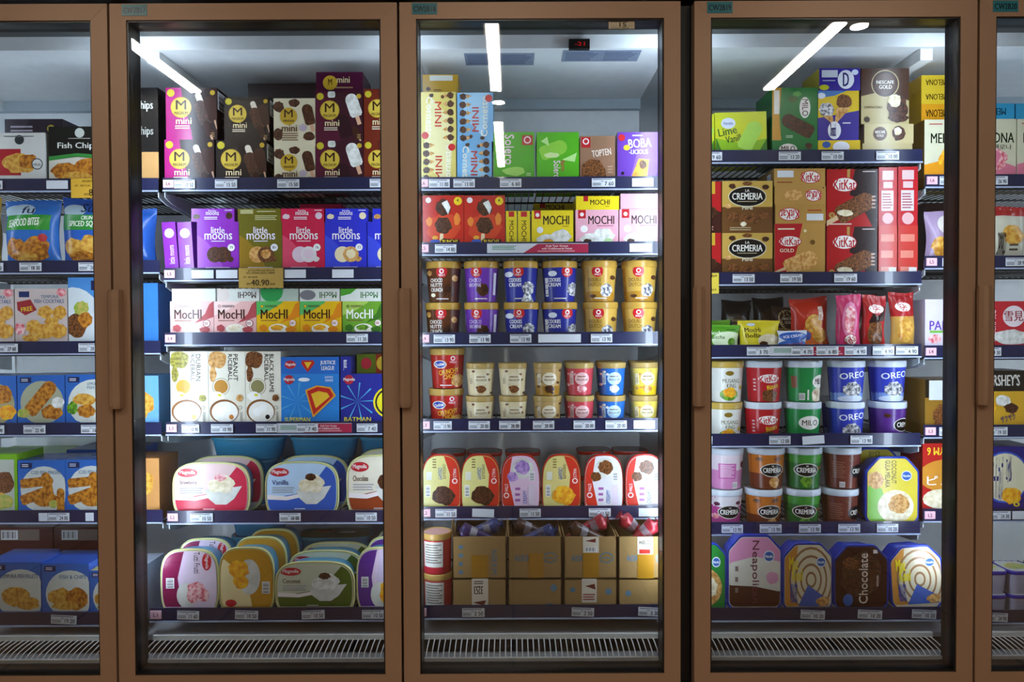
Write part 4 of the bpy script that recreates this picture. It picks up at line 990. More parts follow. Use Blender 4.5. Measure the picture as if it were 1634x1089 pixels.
for k, (x0, x1) in enumerate(((721, 809), (810, 897), (899, 985), (986, 1060))):
    nm = ('beside the round cups', 'second from the round cups', 'third from the round cups', 'farthest from the round cups')[k]
    q, _, _, _ = shipper(x0, x1, 924, None, 'closed carton ' + nm, ops_l[k], False)
    q, cx, W, yF = shipper(x0, x1, 857, q, 'open carton ' + nm, ops_u[k], True)
    rg = random.Random(k + 5)
    for i in range(2):                               # wrapped cones lying in the open carton, ends above its rim
        wc, sg = wrapc[(k + (i % 2 if k < 3 else 0)) % 4], (-1, 1)[(i + k) % 2]
        m = MB()
        m.lathe([(.003, 0), (.011, .03), (.023, .11), (.0245, .122), (.004, .132), (.016, .139)], M(wc, .3, .1), 18)
        m.lathe([(.0185, .08), (.0215, .1)], M('#b8b4bc', .35), 18, False, False)
        th_ = math.radians(rg.uniform(66, 76) if k < 3 else 50)
        o = m.build('wrapped_cone', None, (cx - sg * (.066 if k < 3 else .052), yF + .026 + .044 * i, q.zt - (.026 if k < 3 else .05) + .006 * (i % 2)), (0, sg * th_, 0))
        tag(o, 'wrapped ice cream cone in the open carton ' + nm + ', door CW2B18', 'ice cream cone', 'wrapped cones in the open carton ' + nm)
CUPA = [('r', 0, 0, 1, .22, '#a82030'), ('r', .1, .2, .75, .95, '#c8c4bc'), ('l', .14, .3, .72, .9, 8, '#706860'), ('r', .78, .2, 1, 1, '#b02838')]
sp = (.044, Z(941, .2) - SHELF[D, 1][0] if False else .118, .018, '#b03038', CUPA, '#b08c4c', .92, '#d8a8a0')
q = pint(D, 1, 695, 'rcup', sp, 'red round cup with pink lid disc, lower of two')
pint(D, 1, 694, 'rcup', sp, 'red round cup with pink lid disc, upper of two', q)
# ================================================================== door CW2B19
D = 'CW2B19'
LV = [('r', 0, 0, 1, 1, '#c8d020'), ('p', [(0, 0), (1, 0), (1, .3), (.5, .2), (0, .35)], '#88b818'), ('e', .26, .72, .14, .14, '#d8e0f0'), ('t', 'Nestle', .17, .68, .35, .76, '#3858a0'), ('t', 'Lime', .06, .42, .42, .62, '#285818', 0, 10), ('t', 'Vanilla', .2, .24, .56, .42, '#285818', 0, 10), ('bar', .68, .38, .8, .4, -30, '#a8d850', None), ('p', [(.85, .0), (1, .3), (1, 0)], '#3a7818'), ('p', [(0, 0), (.12, .0), (.02, .35)], '#3a7818')]
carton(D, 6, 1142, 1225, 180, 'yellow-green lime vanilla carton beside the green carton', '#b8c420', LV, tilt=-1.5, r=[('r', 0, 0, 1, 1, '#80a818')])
carton(D, 6, 1079, 1140, 182, 'yellow-green lime vanilla carton half behind the door stile', '#b8c420', LV)
MI = [('r', 0, 0, 1, 1, '#147030'), ('p', [(0, 0), (.2, 0), (.16, .5), (.2, 1), (0, 1)], '#c89030'), ('r', .04, .5, .16, .95, '#e0dcd0'), ('e', .72, .62, .12, .2, '#e8e4dc'), ('t', 'MILO', .66, .46, .79, .78, '#401810', -90), ('bar', .56, .28, .75, .3, 62, 'choc', None), ('f', .45, .78, .12, .07, '#2c5a20'), ('f', .55, .88, .1, .05, '#58a048'), ('l', .3, .04, .5, .1, 2, '#b0d0b0')]
q = carton(D, 6, 1232, 1305, 224, 'green chocolate malt carton lying flat', '#0f5c28', [('r', 0, 0, 1, 1, '#147030'), ('e', .35, .2, .2, .5, '#e8e4dc'), ('t', 'MILO', .2, .0, .5, .5, '#401810'), ('bar', .8, .5, .6, .5, 70, 'choc', None)], dep=.15)
carton(D, 6, 1232, 1305, 140, 'green chocolate malt carton standing on a flat one', '#0f5c28', MI, q, dep=.15)
DR = [('r', 0, 0, 1, 1, '#3a2c8c'), ('p', [(0, .45), (1, .6), (1, 1), (0, 1)], '#d8b820'), ('p', [(0, .85), (.4, .9), (.7, 1), (0, 1)], '#4878b8'), ('f', .22, .62, .2, .15, 'oreo'), ('f', .64, .78, .2, .16, 'nut'), ('p', [(.45, .66), (.8, .66), (.4, .3)], 'caramel'), ('p', [(.1, .5), (.35, .5), (.4, .3)], 'caramel'), ('e', .4, .2, .16, .18, '#e8e8f0'), ('t', 'Drumstick', .3, .08, .44, .34, '#28246c', -80), ('e', .08, .9, .1, .06, '#d8e0f0'), ('l', .6, .32, .8, .37, 1, '#e0d8e8')]
q = carton(D, 6, 1305, 1373, 224, 'yellow cone carton lying flat', '#c8a820', [('r', 0, 0, 1, 1, '#d8b820'), ('e', .55, .4, .2, .5, '#e8e8f0'), ('e', .2, .6, .1, .3, '#3858a0')], dep=.15)
q = carton(D, 6, 1305, 1371, 145, 'purple and yellow cone carton standing on a flat one', '#3a2c8c', DR, q, dep=.15)
carton(D, 6, 1307, 1373, 109, 'purple cone carton lying flat on top of the stack', '#30287c', [('r', 0, 0, 1, 1, '#3a2c90'), ('r', .06, .6, .45, .92, '#d0d4dc'), ('e', .65, .5, .2, .42, '#e8e8f0'), ('t', 'D', .58, .2, .72, .8, '#28246c'), ('e', .87, .82, .08, .12, '#d8e0f0'), ('e', .12, .15, .12, .12, '#c0c020'), ('l', .08, .4, .4, .5, 1, '#b0b0d0')], q, l=[('r', 0, 0, 1, 1, '#a09418')])
NC = [('r', 0, 0, 1, 1, '#b8a878'), ('p', [(0, .5), (.4, .58), (1, .42), (1, 1), (0, 1)], '#4a2c1c'), ('d', .5, .72, .29, '#c8b080'), ('d', .5, .72, .27, '#402418'), ('d', .5, .72, .22, '#58382c'), ('t', 'NESCAFE', .32, .72, .68, .78, '#f0e8d8'), ('t', 'GOLD', .37, .63, .64, .7, '#f0e8d8'), ('t', 'CAPPUCCINO', .06, .28, .44, .32, '#503820'), ('f', .76, .28, .22, .26, 'choc'), ('f', .7, .42, .14, .12, 'cream'), ('d', .12, .08, .06, '#403020'), ('f', .78, .1, .22, .08, 'choc')]
q = carton(D, 6, 1376, 1456, 229, 'beige coffee ice cream carton lying flat, lowest', '#b8a878', [('r', 0, 0, 1, 1, '#c0b080')], dep=.15)
q = carton(D, 6, 1379, 1458, 198, 'beige coffee ice cream carton lying flat, middle', '#b8a878', [('r', 0, 0, 1, 1, '#c4b484'), ('d', .32, .5, .36, '#58382c'), ('t', 'NESCAFE', .22, .52, .42, .66, '#f0e8d8'), ('t', 'GOLD', .25, .34, .39, .48, '#f0e8d8'), ('f', .7, .5, .14, .4, 'choc'), ('f', .68, .62, .08, .22, 'cream')], q, dep=.15)
carton(D, 6, 1374, 1451, 109, 'brown and beige coffee ice cream carton standing upright', '#8a7450', NC, q, dep=.15)
CRM = [('r', 0, 0, 1, 1, '#6a4420'), ('p', [(0, .5), (1, .5), (1, 1), (0, 1)], '#c4a04c'), ('e', .5, .7, .38, .2, '#e0d8c0'), ('e', .5, .7, .365, .185, '#14100e'), ('t', 'LA', .46, .79, .54, .84, '#f0ece4'), ('t', 'CREMERIA', .2, .64, .8, .77, '#f0ece4'), ('l', .3, .59, .7, .62, 1, '#b0a080'), ('t', 'MINI', .4, .45, .6, .52, '#f0e4c8'), ('f', .2, .32, .12, .09, 'nut'), ('f', .42, .26, .12, .12, 'nut'), ('f', .62, .26, .12, .11, 'nut'), ('f', .84, .34, .12, .08, 'nut'), ('f', .12, .52, .08, .05, 'caramel'), ('f', .2, .9, .07, .05, 'choc'), ('f', .5, .95, .1, .04, 'nut'), ('f', .86, .88, .07, .05, 'choc'), ('l', .15, .04, .7, .12, 2, '#c0a880'), ('f', .42, .17, .06, .05, 'cream')]
q = carton(D, 5, 1152, 1233, 372, 'brown and gold mini almond carton, lower of two', '#7a5424', CRM, vis=False)
carton(D, 5, 1152, 1233, 289, 'brown and gold mini almond carton, upper of two', '#7a5424', CRM, q)
R6 = [('r', 0, 0, 1, 1, '#b01c20'), ('r', .4, .76, .85, 1, '#c8a030'), ('t', '6', .56, .82, .7, .96, '#801010'), ('p', [(0, 0), (1, 0), (1, .4), (.4, .6), (0, .5)], '#3c1812'), ('f', .6, .4, .35, .12, 'choc'), ('l', .5, .04, .9, .14, 2, '#c09080')]
q = carton(D, 5, 1086, 1151, 372, 'red six-pack chocolate carton, lower of two', '#a01a1c', R6, vis=False)
carton(D, 5, 1086, 1151, 290, 'red six-pack chocolate carton, upper of two', '#a01a1c', R6, q)
def kk(x0, y0, x1, y1, rot=0, ang=0): return [('e', (x0 + x1) / 2, (y0 + y1) / 2, (x1 - x0) * .58, (y1 - y0) * .72, '#b81c24'), ('e', (x0 + x1) / 2, (y0 + y1) / 2, (x1 - x0) * .54, (y1 - y0) * .64, '#f0e8e4'), ('t', 'KitKat', x0, y0, x1, y1, '#b81c24', rot, ang)]
GD = '#b88c48'
q = carton(D, 5, 1236, 1317, 357, 'red and gold wafer bar carton standing upright', '#a88040', [('r', 0, 0, 1, 1, GD), ('p', [(0, 0), (.3, 0), (.45, .5), (.55, 1), (0, 1)], '#b01c24'), *kk(.1, .56, .5, .72), ('t', 'GOLD', .1, .42, .38, .49, '#f0e0c0'), ('bar', .52, .2, .7, .36, -68, 'caramel', '#d8b890'), ('d', .75, .62, .05, '#6a4818'), ('l', .06, .86, .4, .92, 1, '#f0e0c0'), ('d', .6, .85, .03, '#e8d8a8')])
for i, (x0, x1, yt, A, nm) in enumerate(((1237, 1318, 326, [*kk(.1, .25, .46, .72, 180), ('r', .62, .16, .95, .5, '#d8dce0'), ('l', .64, .6, .92, .75, 1, '#a84828')], 'lowest'), (1236, 1318, 297, [*kk(.62, .25, .9, .72, 180), ('f', .36, .5, .2, .3, 'caramel'), ('d', .95, .9, .04, '#5a3c14')], 'middle'), (1235, 1317, 269, [*kk(.54, .25, .88, .76), ('r', .06, .5, .38, .88, '#d8dce0'), ('l', .06, .14, .36, .28, 1, '#8a4820')], 'topmost'))):
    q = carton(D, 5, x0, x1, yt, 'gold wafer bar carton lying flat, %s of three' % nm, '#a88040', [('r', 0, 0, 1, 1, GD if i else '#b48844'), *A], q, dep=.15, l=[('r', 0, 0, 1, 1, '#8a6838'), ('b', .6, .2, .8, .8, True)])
KR = [('r', 0, 0, 1, 1, '#a8181c'), ('p', [(.45, .55), (.55, 1), (1, 1), (1, .0), (.9, .0), (.6, .5)], '#281414'), ('p', [(.4, 1), (.46, 1), (.44, .62), (.4, .6)], '#b88c48'), *kk(.14, .64, .56, .82), ('bar', .56, .34, .8, .36, -62, 'nut', '#d8b890'), ('f', .36, .24, .16, .06, 'cream'), ('d', .1, .2, .06, GD), ('t', '4', .08, .17, .12, .23, '#801010'), ('l', .06, .02, .5, .07, 1, '#e0c0b0'), ('l', .88, .3, .96, .55, 4, '#c0a8a0'), ('l', .7, .94, .96, .97, 1, '#e0d0d0')]
q = carton(D, 5, 1319, 1400, 362, 'red and black wafer bar carton, lower of two', '#981618', KR, vis=False)
carton(D, 5, 1319, 1401, 270, 'red and black wafer bar carton, upper of two', '#981618', KR, q)
SD = [('r', 0, 0, 1, 1, '#b82028'), ('r', .2, .78, .8, .94, '#d8b8b8'), ('r', .25, .64, .75, .75, '#d8b8b8'), ('r', .15, .25, .8, .6, '#d8c8cc'), ('l', .2, .28, .75, .56, 6, '#a05058'), ('d', .5, .12, .3, '#d8a8a8')]
SL = [('r', 0, 0, 1, 1, '#c03830'), ('l', .12, .08, .88, .92, 3, '#d88070'), ('r', .55, .02, .95, .28, '#d8d4d4')]
for i, (x0, x1) in enumerate(((1402, 1432), (1433, 1465))):
    q = carton(D, 5, x0, x1, 360, 'red wafer bar carton set edge-on, lower, beside rail end', '#a81c20', SL, vis=False, group='edge-on red wafer cartons, lower')
    carton(D, 5, x0, x1, 267 - i, 'red wafer bar carton set edge-on, upper, with white panels', '#a81c20', SD, q, group='edge-on red wafer cartons, upper', tilt=0)
# wrapped bars and pouches
def bg_(x0, x1, yt, nm, col, A, **k): return bag(D, 4, x0, x1, yt, nm, col, A, cat='ice cream bar', name='wrapped_ice_cream_bar', **k)
bg_(1150, 1198, 480, 'dark brown wrapped bar behind the yellow pouch', '#1c1614', [('d', .6, .5, .25, '#403020'), ('l', .3, .4, .8, .6, 2, '#807050')], dy=.13)
bg_(1200, 1250, 476, 'dark brown wrapped bar behind the coffee wrapper', '#241a14', [('f', .5, .6, .3, .2, '#3a2418')], dy=.16)
bg_(1112, 1166, 511, 'pale green matcha pouch at the back', '#6aa830', [('e', .5, .4, .4, .3, '#b8d888')], dy=.078)
bg_(1112, 1180, 519, 'green matcha mochi pouch', '#58a028', [('e', .7, .3, .4, .4, '#d8e8c0'), ('d', .8, .2, .2, 'green'), ('t', 'Mochi', .2, .55, .55, .72, '#f0f8e0'), ('t', 'Matcha', .2, .36, .62, .52, '#285818'), ('l', .65, .75, .9, .82, 1, '#285818')])
bg_(1177, 1244, 512, 'yellow boba mochi pouch', '#d8c828', [('t', 'MocHi', .12, .55, .5, .72, '#38240c'), ('t', 'BoBa', .12, .34, .48, .5, '#38240c'), ('e', .7, .22, .3, .26, 'cream'), ('f', .55, .1, .12, .1, 'choc'), ('e', .3, .84, .1, .06, '#d8e0f0')], dy=.01)
bg_(1232, 1278, 490, 'brown and beige coffee bar wrapper', '#8a7040', [('r', 0, .45, 1, 1, '#3a2418'), ('d', .5, .66, .36, '#b8a070'), ('d', .5, .66, .32, '#402818'), ('t', 'NESCAFE', .28, .66, .72, .72, '#e8dcc8'), ('t', 'GOLD', .34, .56, .66, .63, '#e8dcc8'), ('t', 'CAPPUCCINO', .14, .32, .86, .38, '#302010')], dy=.1)
bg_(1240, 1287, 528, 'blue and white sandwich wrapper standing low', '#d0d8e4', [('e', .5, .62, .5, .3, '#2858b0'), ('t', 'ICE CREAM', .14, .58, .84, .74, '#f0f4f8', 0, 6), ('e', .5, .15, .5, .26, '#3868b8'), ('t', 'Potong', .25, .06, .85, .24, '#b02838', 0, 8)], th=.03)
bg_(1264, 1325, 478, 'orange-red wrapper with golden wafer balls', '#b82c18', [('p', [(.1, 0), (.9, 0), (.8, .3), (.3, .4)], '#d86820'), ('d', .55, .45, .24, 'fry2'), ('d', .7, .2, .2, 'fry2'), ('t', 'CREMERIA', .68, .5, .82, .8, '#f0e0d0', -75), ('f', .3, .2, .16, .12, '#4858a0')], tilt=-4, dy=.036)
bg_(1333, 1373, 471, 'pink wrapper with pale bar', '#c83068', [('e', .5, .5, .32, .36, '#d878a0'), ('f', .5, .5, .24, .3, 'berry'), *kk(.3, .04, .75, .2, 0, 40)], th=.035)
bg_(1375, 1413, 472, 'red wafer bar wrapper beside the pink one', '#b01c20', [('f', .5, .25, .36, .28, 'nut'), ('p', [(.2, .45), (.9, .5), (.9, .8), (.4, .7)], '#281414'), *kk(.2, .66, .8, .8, 0, -65)], th=.035)
bg_(1421, 1461, 468, 'gold and red wafer bar wrapper at the rail end', '#c89848', [('r', 0, .55, 1, 1, '#a81c20'), ('f', .5, .3, .32, .26, 'fry2'), *kk(.2, .66, .8, .8, 0, -60)], th=.035, tilt=-2)
bg_(1340, 1400, 471, 'red wrapper at the back of the shelf', '#a81c20', [('f', .5, .5, .3, .2, '#8a2420')], dy=.14)
# pints with white lids
H19 = (Z(578.5, .3) - SHELF[D, 3][0]) / 2
WL = '#ccd4de'
def pin(bg, *ops): return [('r', 0, 0, 1, 1, bg), *ops]
CREM = [('e', .55, .55, .34, .2, '#d8d4c8'), ('e', .55, .55, .32, .18, '#161210'), ('t', 'LA', .52, .65, .58, .7, '#f0ece4'), ('t', 'CREMERIA', .28, .48, .82, .62, '#f0ece4')]
P3 = {'mus': ('white durian pint with yellow lid', '#d8d8d0', pin('#dcdcd4', ('t', 'MUSANG', .3, .56, .8, .68, '#6a6848'), ('t', 'KING', .42, .42, .7, .54, '#6a6848'), ('e', .5, .84, .12, .07, '#806820'), ('e', .5, .22, .28, .18, 'green'), ('f', .52, .28, .22, .15, 'mango'), ('d', .86, .42, .06, '#c8b840')), '#c0a048'),
      'kit': ('red wafer bites pint', '#a81c24', pin('#b01c24', *kk(.24, .58, .8, .78, 0, 8), ('t', 'Bites', .45, .38, .8, .52, '#e8c820', 0, 14), ('f', .55, .18, .26, .2, 'nut'), ('l', .1, .3, .16, .7, 4, '#d8b0b0')), WL),
      'mil': ('green chocolate malt pint', '#147838', pin('#188440', ('e', .86, .58, .26, .2, '#e8e4dc'), ('t', 'MILO', .68, .5, .99, .68, '#401810'), ('f', .8, .18, .22, .22, 'swirl'), ('r', .06, .4, .18, .75, '#805038'), ('b', .22, .05, .38, .25, False), ('r', .45, .05, .5, .35, '#d8e0d8')), WL),
      'mi2': ('green chocolate malt pint', '#147838', pin('#188440', ('e', .55, .6, .32, .2, '#e8e4dc'), ('t', 'MILO', .32, .52, .78, .68, '#401810'), ('f', .6, .16, .14, .14, 'choc')), WL),
      'ore': ('blue cookies and cream pint', '#28349c', pin('#2c3cb0', ('r', 0, 0, 1, .25, '#7898d8'), ('t', 'OREO', .16, .68, .88, .86, '#f0f4fc', 0, 6), ('f', .52, .34, .3, .24, 'oreo'), ('e', .5, .08, .4, .1, '#c8d4ec')), WL),
      'pcr': ('purple cremeria-style pint', '#48246c', pin('#52287c', ('f', .3, .8, .1, .06, 'choc'), ('e', .76, .52, .3, .2, '#d8d4c8'), ('e', .76, .52, .28, .18, '#161210'), ('t', 'CREME', .56, .46, .96, .6, '#f0ece4'), ('f', .75, .14, .16, .14, 'choc')), WL)}
for ku, kl, cu, cl in (('mus', 'mus', 1161, 1159), ('kit', 'kit', 1223, 1221.6), ('mil', 'mi2', 1287, 1286), ('ore', 'ore', 1356, 1355.5), ('ore', 'pcr', 1422, 1423)):
    nm, cup, A, lid = P3[kl]
    nm = nm.replace('cremeria-style ', 'chocolate ')
    q = pint(D, 3, cl, kl, (.0565, H19, .02, cup, A, lid, .82, None), nm + ', lower of its pair')
    nm, cup, A, lid = P3[ku]
    pint(D, 3, cu, ku, (.0565, H19, .02, cup, A, lid, .82, None), nm + (', upper of its pair' if kl != 'pcr' else ' on the purple pint'), q)
for xc in (1150, 1345):
    pint(D, 3, xc, 'ore', (.0565, H19, .02, *P3['ore'][1:3], WL, .82, None), 'blue cookies and cream pint in the second row', dy=.13, group='second row pints')
H2 = (Z(718, .3) - SHELF[D, 2][0]) / 2
P2 = {'pnk': ('magenta berry pint', '#a83878', pin('#b04088', ('r', 0, .7, 1, 1, '#d8d0d4'), ('f', .2, .78, .08, .06, '#58203c'), ('f', .8, .8, .08, .06, '#58203c'), ('f', .16, .42, .1, .08, 'berry'), ('f', .55, .1, .22, .12, 'berry'), *CREM)), 'pbk': ('white and pink berry pint turned round', '#d8c0cc', pin('#dcccd4', ('r', 0, 0, 1, .55, '#c880b0'), ('r', .2, .3, .7, .75, '#c060a0'), ('l', .24, .34, .66, .72, 8, '#e0c8d8'), ('b', .6, .02, .76, .2, False), ('f', .9, .7, .06, .1, '#58203c'))),
      'org': ('orange-brown caramel pint', '#8a4418', pin('#b86820', ('r', 0, 0, 1, .45, '#6a3018'), ('f', .2, .86, .1, .06, 'nut'), ('f', .7, .88, .12, .06, 'nut'), ('f', .62, .2, .17, .17, 'caramel'), *CREM)), 'grn': ('dark green mint pint', '#1c5020', pin('#206428', ('r', 0, .75, 1, 1, '#3c8c30'), ('f', .45, .2, .2, .17, 'green'), ('f', .85, .6, .1, .05, 'nut'), *[(o[0], o[1] - .1, *o[2:]) if o[0] == 'e' else ('t', o[1], o[2] - .1, o[3], o[4] - .1, o[5], o[6]) for o in CREM])),
      'brn': ('cocoa brown pint', '#5c2c20', pin('#6c3428', ('f', .55, .85, .1, .05, 'nut'), ('l', .1, .3, .4, .8, 8, '#906050'), ('e', .8, .5, .26, .2, '#161210'), ('t', 'CREME', .62, .44, .98, .58, '#f0ece4'), ('f', .85, .16, .12, .12, 'choc'), ('b', .25, .04, .4, .2, False)))}
for ku, kl, cu, cl in (('pbk', 'pnk', 1161, 1159), ('org', 'org', 1227, 1223), ('grn', 'grn', 1287, 1285), ('brn', 'brn', 1350, 1347)):
    nm, cup, A = P2[kl]
    q = pint(D, 2, cl, kl, (.0575, H2, .02, cup, A, WL, .82, None), nm + ', lower of its pair')
    nm, cup, A = P2[ku]
    pint(D, 2, cu, ku, (.0575, H2, .02, cup, A, WL, .82, None), nm + ', upper of its pair', q)
def oct_(base, *ops): return dict(kind='oct', D=.09, c=('#2440b8', '#2c48c0', base), ops=[('r', 0, 0, 1, 1, base), *ops])
NEST = [('e', .76, .7, .1, .08, '#d8e0f0'), ('e', .76, .7, .085, .065, '#3060b0'), ('t', 'Nestle', .69, .68, .83, .72, '#f0f4fc')]
q = tub(D, 2, 1382, 1467, 729, 'oc1', oct_('#d8c440', ('p', [(0, 0), (.5, 0), (.3, .5), (0, .55)], '#78b838'), ('f', .18, .64, .16, .14, 'caramel'), ('e', .56, .22, .34, .26, 'cream'), ('f', .62, .26, .2, .16, 'caramel'), ('t', 'COCONUT', .48, .58, .57, .94, '#5a5020', -90), ('t', 'GULA MELAKA', .36, .52, .45, .94, '#5a5020', -90), *NEST), 'blue-rimmed yellow coconut tub, foremost')
again(q, -.004, .095, .012, 'blue-rimmed yellow coconut tub, second in its row', D, 2)
NEO = oct_('#d8d4c8', ('p', [(0, .6), (.5, .7), (1, .62), (1, 1), (0, 1)], '#d890b8'), ('p', [(0, 0), (1, 0), (1, .2), (.5, .28), (0, .3)], '#4a2418'), ('t', 'Neapolitan', .42, .04, .58, .92, '#6a3040', -90), ('f', .82, .4, .12, .09, '#d898b8'), *NEST, ('l', .14, .15, .2, .6, 3, '#807068'))
q = tub(D, 1, 1161, 1248, 854, 'neo', NEO, 'blue-rimmed pink, cream and brown striped tub')
MK = oct_('#d8ccb0', ('p', [(0, 0), (.3, 0), (.25, .5), (.3, 1), (0, 1)], '#c88a3c'))
for k in range(4, 0, -1):
    MK['ops'] += [('e', .56, .42, .11 * k, .13 * k, '#98704c'), ('e', .56, .42, .11 * k - .035, .13 * k - .04, '#d8ccb0')]
MK['ops'] += [('p', [(.3, 0), (.9, 0), (.85, .14), (.5, .34)], '#4060b0'), ('f', .8, .08, .14, .08, 'caramel'), ('t', 'Mat', .12, .58, .3, .78, '#e8d020', -60), ('t', 'Kool', .18, .4, .38, .6, '#e8d020', -60), ('t', 'VANILLA CHOC', .14, .06, .28, .36, '#2848a0', -80), *NEST]
tub(D, 1, 1250, 1329, 867, 'mk1', MK, 'brown swirl tub between the striped and dark chocolate tubs')
CT = oct_('#3c1c12', ('f', .5, .5, .4, .4, 'choc'), ('f', .3, .7, .16, .1, 'nut'), ('t', 'Chocolate', .46, .04, .62, .86, '#e0d0c0', 90), ('e', .26, .1, .09, .1, '#3060b0'), ('r', .72, .86, .8, .92, '#d8d0c8'), ('l', .78, .2, .82, .6, 1, '#a08878'))
q = tub(D, 1, 1331, 1418, 870, 'cho', CT, 'blue-rimmed dark chocolate tub')
tub(D, 1, 1419, 1503, 871, 'mk2', MK, 'brown swirl tub at the rail end, leaning', roll=-4, shiftx=.004, lift=.006)
tub(D, 1, 1092, 1159, 867, 'grt', oct_('#1c7c34', ('e', .5, .3, .4, .3, 'caramel'), ('f', .6, .3, .2, .16, 'cream'), *NEST), 'blue-rimmed green tub beside the door stile')

# ================================================================== fish section behind the door left of CW2B17
D = 'CW2B16'
def box(*a, **k): return carton(D, *a, name='frozen_food_box', cat='food box', **k)
NUG = [('r', 0, 0, 1, 1, '#d4d4d0'), ('r', 0, .1, .52, .66, '#a82028'), ('f', .5, .35, .35, .22, 'fry2'), ('f', .66, .4, .2, .16, 'fry'), ('d', .84, .34, .12, '#384048'), ('d', .84, .34, .1, '#d4d4d0'), ('t', 'HALAL', .76, .3, .92, .36, '#384048'), ('d', .5, .85, .1, '#303438'), ('l', .2, .9, .8, .94, 1, '#606468')]
q = box(6, -10, 72, 212, 'white chicken nugget box', '#c4c4c0', NUG, r=[('t', 'NUGGET', .3, .2, .7, .9, '#404448', 90)])
FC = [('r', 0, 0, 1, 1, '#141614'), ('p', [(0, 0), (1, 0), (1, .38), (.5, .44), (0, .36)], '#d0ccc0'), ('p', [(0, .36), (.5, .44), (1, .38), (1, .46), (.5, .5), (0, .44)], '#38883c'), ('f', .3, .16, .28, .17, 'fry'), ('f', .72, .2, .3, .2, 'fry'), ('f', .5, .06, .3, .1, 'fry2'), ('d', .55, .88, .09, '#c8ccc4'), ('t', 'Fish Chips', .16, .56, .86, .7, '#e8e8e0'), ('l', .35, .76, .75, .79, 1, '#a0a098')]
q2 = box(6, 77, 168, 202, 'black fish chips box', '#101210', FC)
FP = [('r', 0, 0, 1, 1, '#141214'), ('p', [(0, 0), (1, 0), (1, .3), (0, .3)], '#c89860'), ('t', 'Prawn Chips', .1, .74, .9, .86, '#e0e0d8'), ('t', 'Prawn Chips', .1, .46, .9, .58, '#a8a8a0')]
box(6, 170, 252, 140, 'tall black prawn chips box by the section end', '#181014', FP)
box(6, 7, 100, 190, 'dark purple flat box on the nugget box', '#241828', [('l', .1, .3, .6, .7, 2, '#a098a8'), ('d', .8, .5, .2, '#b0a040')], on=q, dy=.07)
def pw(c, *ops): return [('r', 0, 0, 1, 1, c), *ops, ('r', .06, .84, .3, .95, '#1c2450'), ('l', .09, .86, .27, .93, 2, '#d8d8e8')]
bag(D, 5, 8, 98, 321, 'blue and green seafood bites bag', '#2468b8', [('e', .3, .82, .3, .12, '#b0c8d8'), ('r', .08, .52, .9, .76, '#2c9030'), ('t', 'SEAFOOD BITES', .14, .58, .72, .7, '#f0f4e8', 0, 4), ('t', 'fu', .36, .78, .58, .9, '#14284c'), ('f', .28, .22, .22, .18, 'fry'), ('f', .66, .24, .24, .2, 'fry'), ('f', .46, .1, .2, .1, 'fry2'), ('d', .8, .4, .07, '#b83038')], th=.07)
bag(D, 5, 100, 178, 317, 'blue and green spiced squid bag', '#2458b0', [('e', .3, .8, .26, .1, '#b0c8d8'), ('r', .05, .5, .95, .74, '#2c8834'), ('t', 'CRUNCHY', .5, .66, .9, .72, '#f0f4e8'), ('t', 'SPICED SQUID', .24, .54, .94, .64, '#f0f4e8'), ('t', 'Su', .45, .78, .7, .92, '#14284c'), ('f', .35, .22, .26, .16, 'fry2'), ('f', .7, .26, .24, .18, 'fry2'), ('f', .5, .1, .3, .08, 'fry')], th=.07)
bag(D, 5, -80, 4, 318, 'yellow-brown frozen snack bag', '#a88828', [('f', .5, .4, .4, .3, 'fry2')], th=.07)
bag(D, 5, 182, 250, 335, 'blue frozen food bag by the section end', '#2458b0', [('f', .5, .5, .3, .3, '#8a6050')], th=.07)
TC = [('r', 0, 0, 1, 1, '#c8b8b4'), ('r', .08, .84, .28, .95, '#1c2c60'), ('t', 'TEMPURA', .5, .82, .84, .88, '#486880'), ('t', 'FISH COCKTAILS', .38, .73, .94, .8, '#386088'), ('p', [(.04, .75), (.3, .8), (.42, .6), (.2, .5), (.05, .6)], '#982830'), ('t', 'FREE', .12, .58, .34, .66, '#e8c830', 0, 8), ('f', .58, .56, .16, .12, 'fry2'), ('f', .86, .55, .14, .14, 'fry2'), ('f', .36, .28, .16, .14, 'fry2'), ('f', .56, .2, .18, .16, 'fry2'), ('f', .84, .2, .16, .14, 'fry2'), ('f', .7, .38, .14, .1, 'fry2'), ('f', .1, .25, .1, .12, 'berry'), ('f', .3, .07, .16, .08, 'fry2'), ('f', .9, .93, .1, .08, 'berry')]
box(4, 23, 107, 461, 'pale tempura fish cocktails box, beside the blue box', '#b8a8a4', TC)
box(4, -62, 22, 462, 'pale tempura fish cocktails box, second from blue box', '#b8a8a4', TC)
box(4, 108, 170, 443, 'blue fish roll box with curved white panel', '#3878b8', [('r', 0, 0, 1, 1, '#4888c8'), ('e', .1, .35, .76, .5, '#d0d8dc'), ('f', .2, .26, .3, .2, 'nut'), ('f', .34, .52, .22, .12, 'salad'), ('f', .44, .34, .2, .12, 'fry'), ('r', .6, .8, .8, .95, '#1c2450'), ('t', 'FISH SANDWICH', .68, .06, .76, .5, '#386088', 90)])
box(4, 178, 252, 452, 'bright blue fish box by the section end', '#2c68b0', [('r', 0, 0, 1, 1, '#3474bc'), ('p', [(.3, 0), (.6, 0), (.6, .95), (.3, .95)], '#88b0d8')])
FF = pw('#2c64b4', ('e', .52, .42, .46, .46, '#a8aa90'), ('bar', .5, .52, .85, .3, -40, 'fry', None), ('f', .72, .22, .24, .16, 'fry'), ('f', .86, .42, .14, .12, 'white'), ('f', .12, .2, .14, .1, 'salad'))
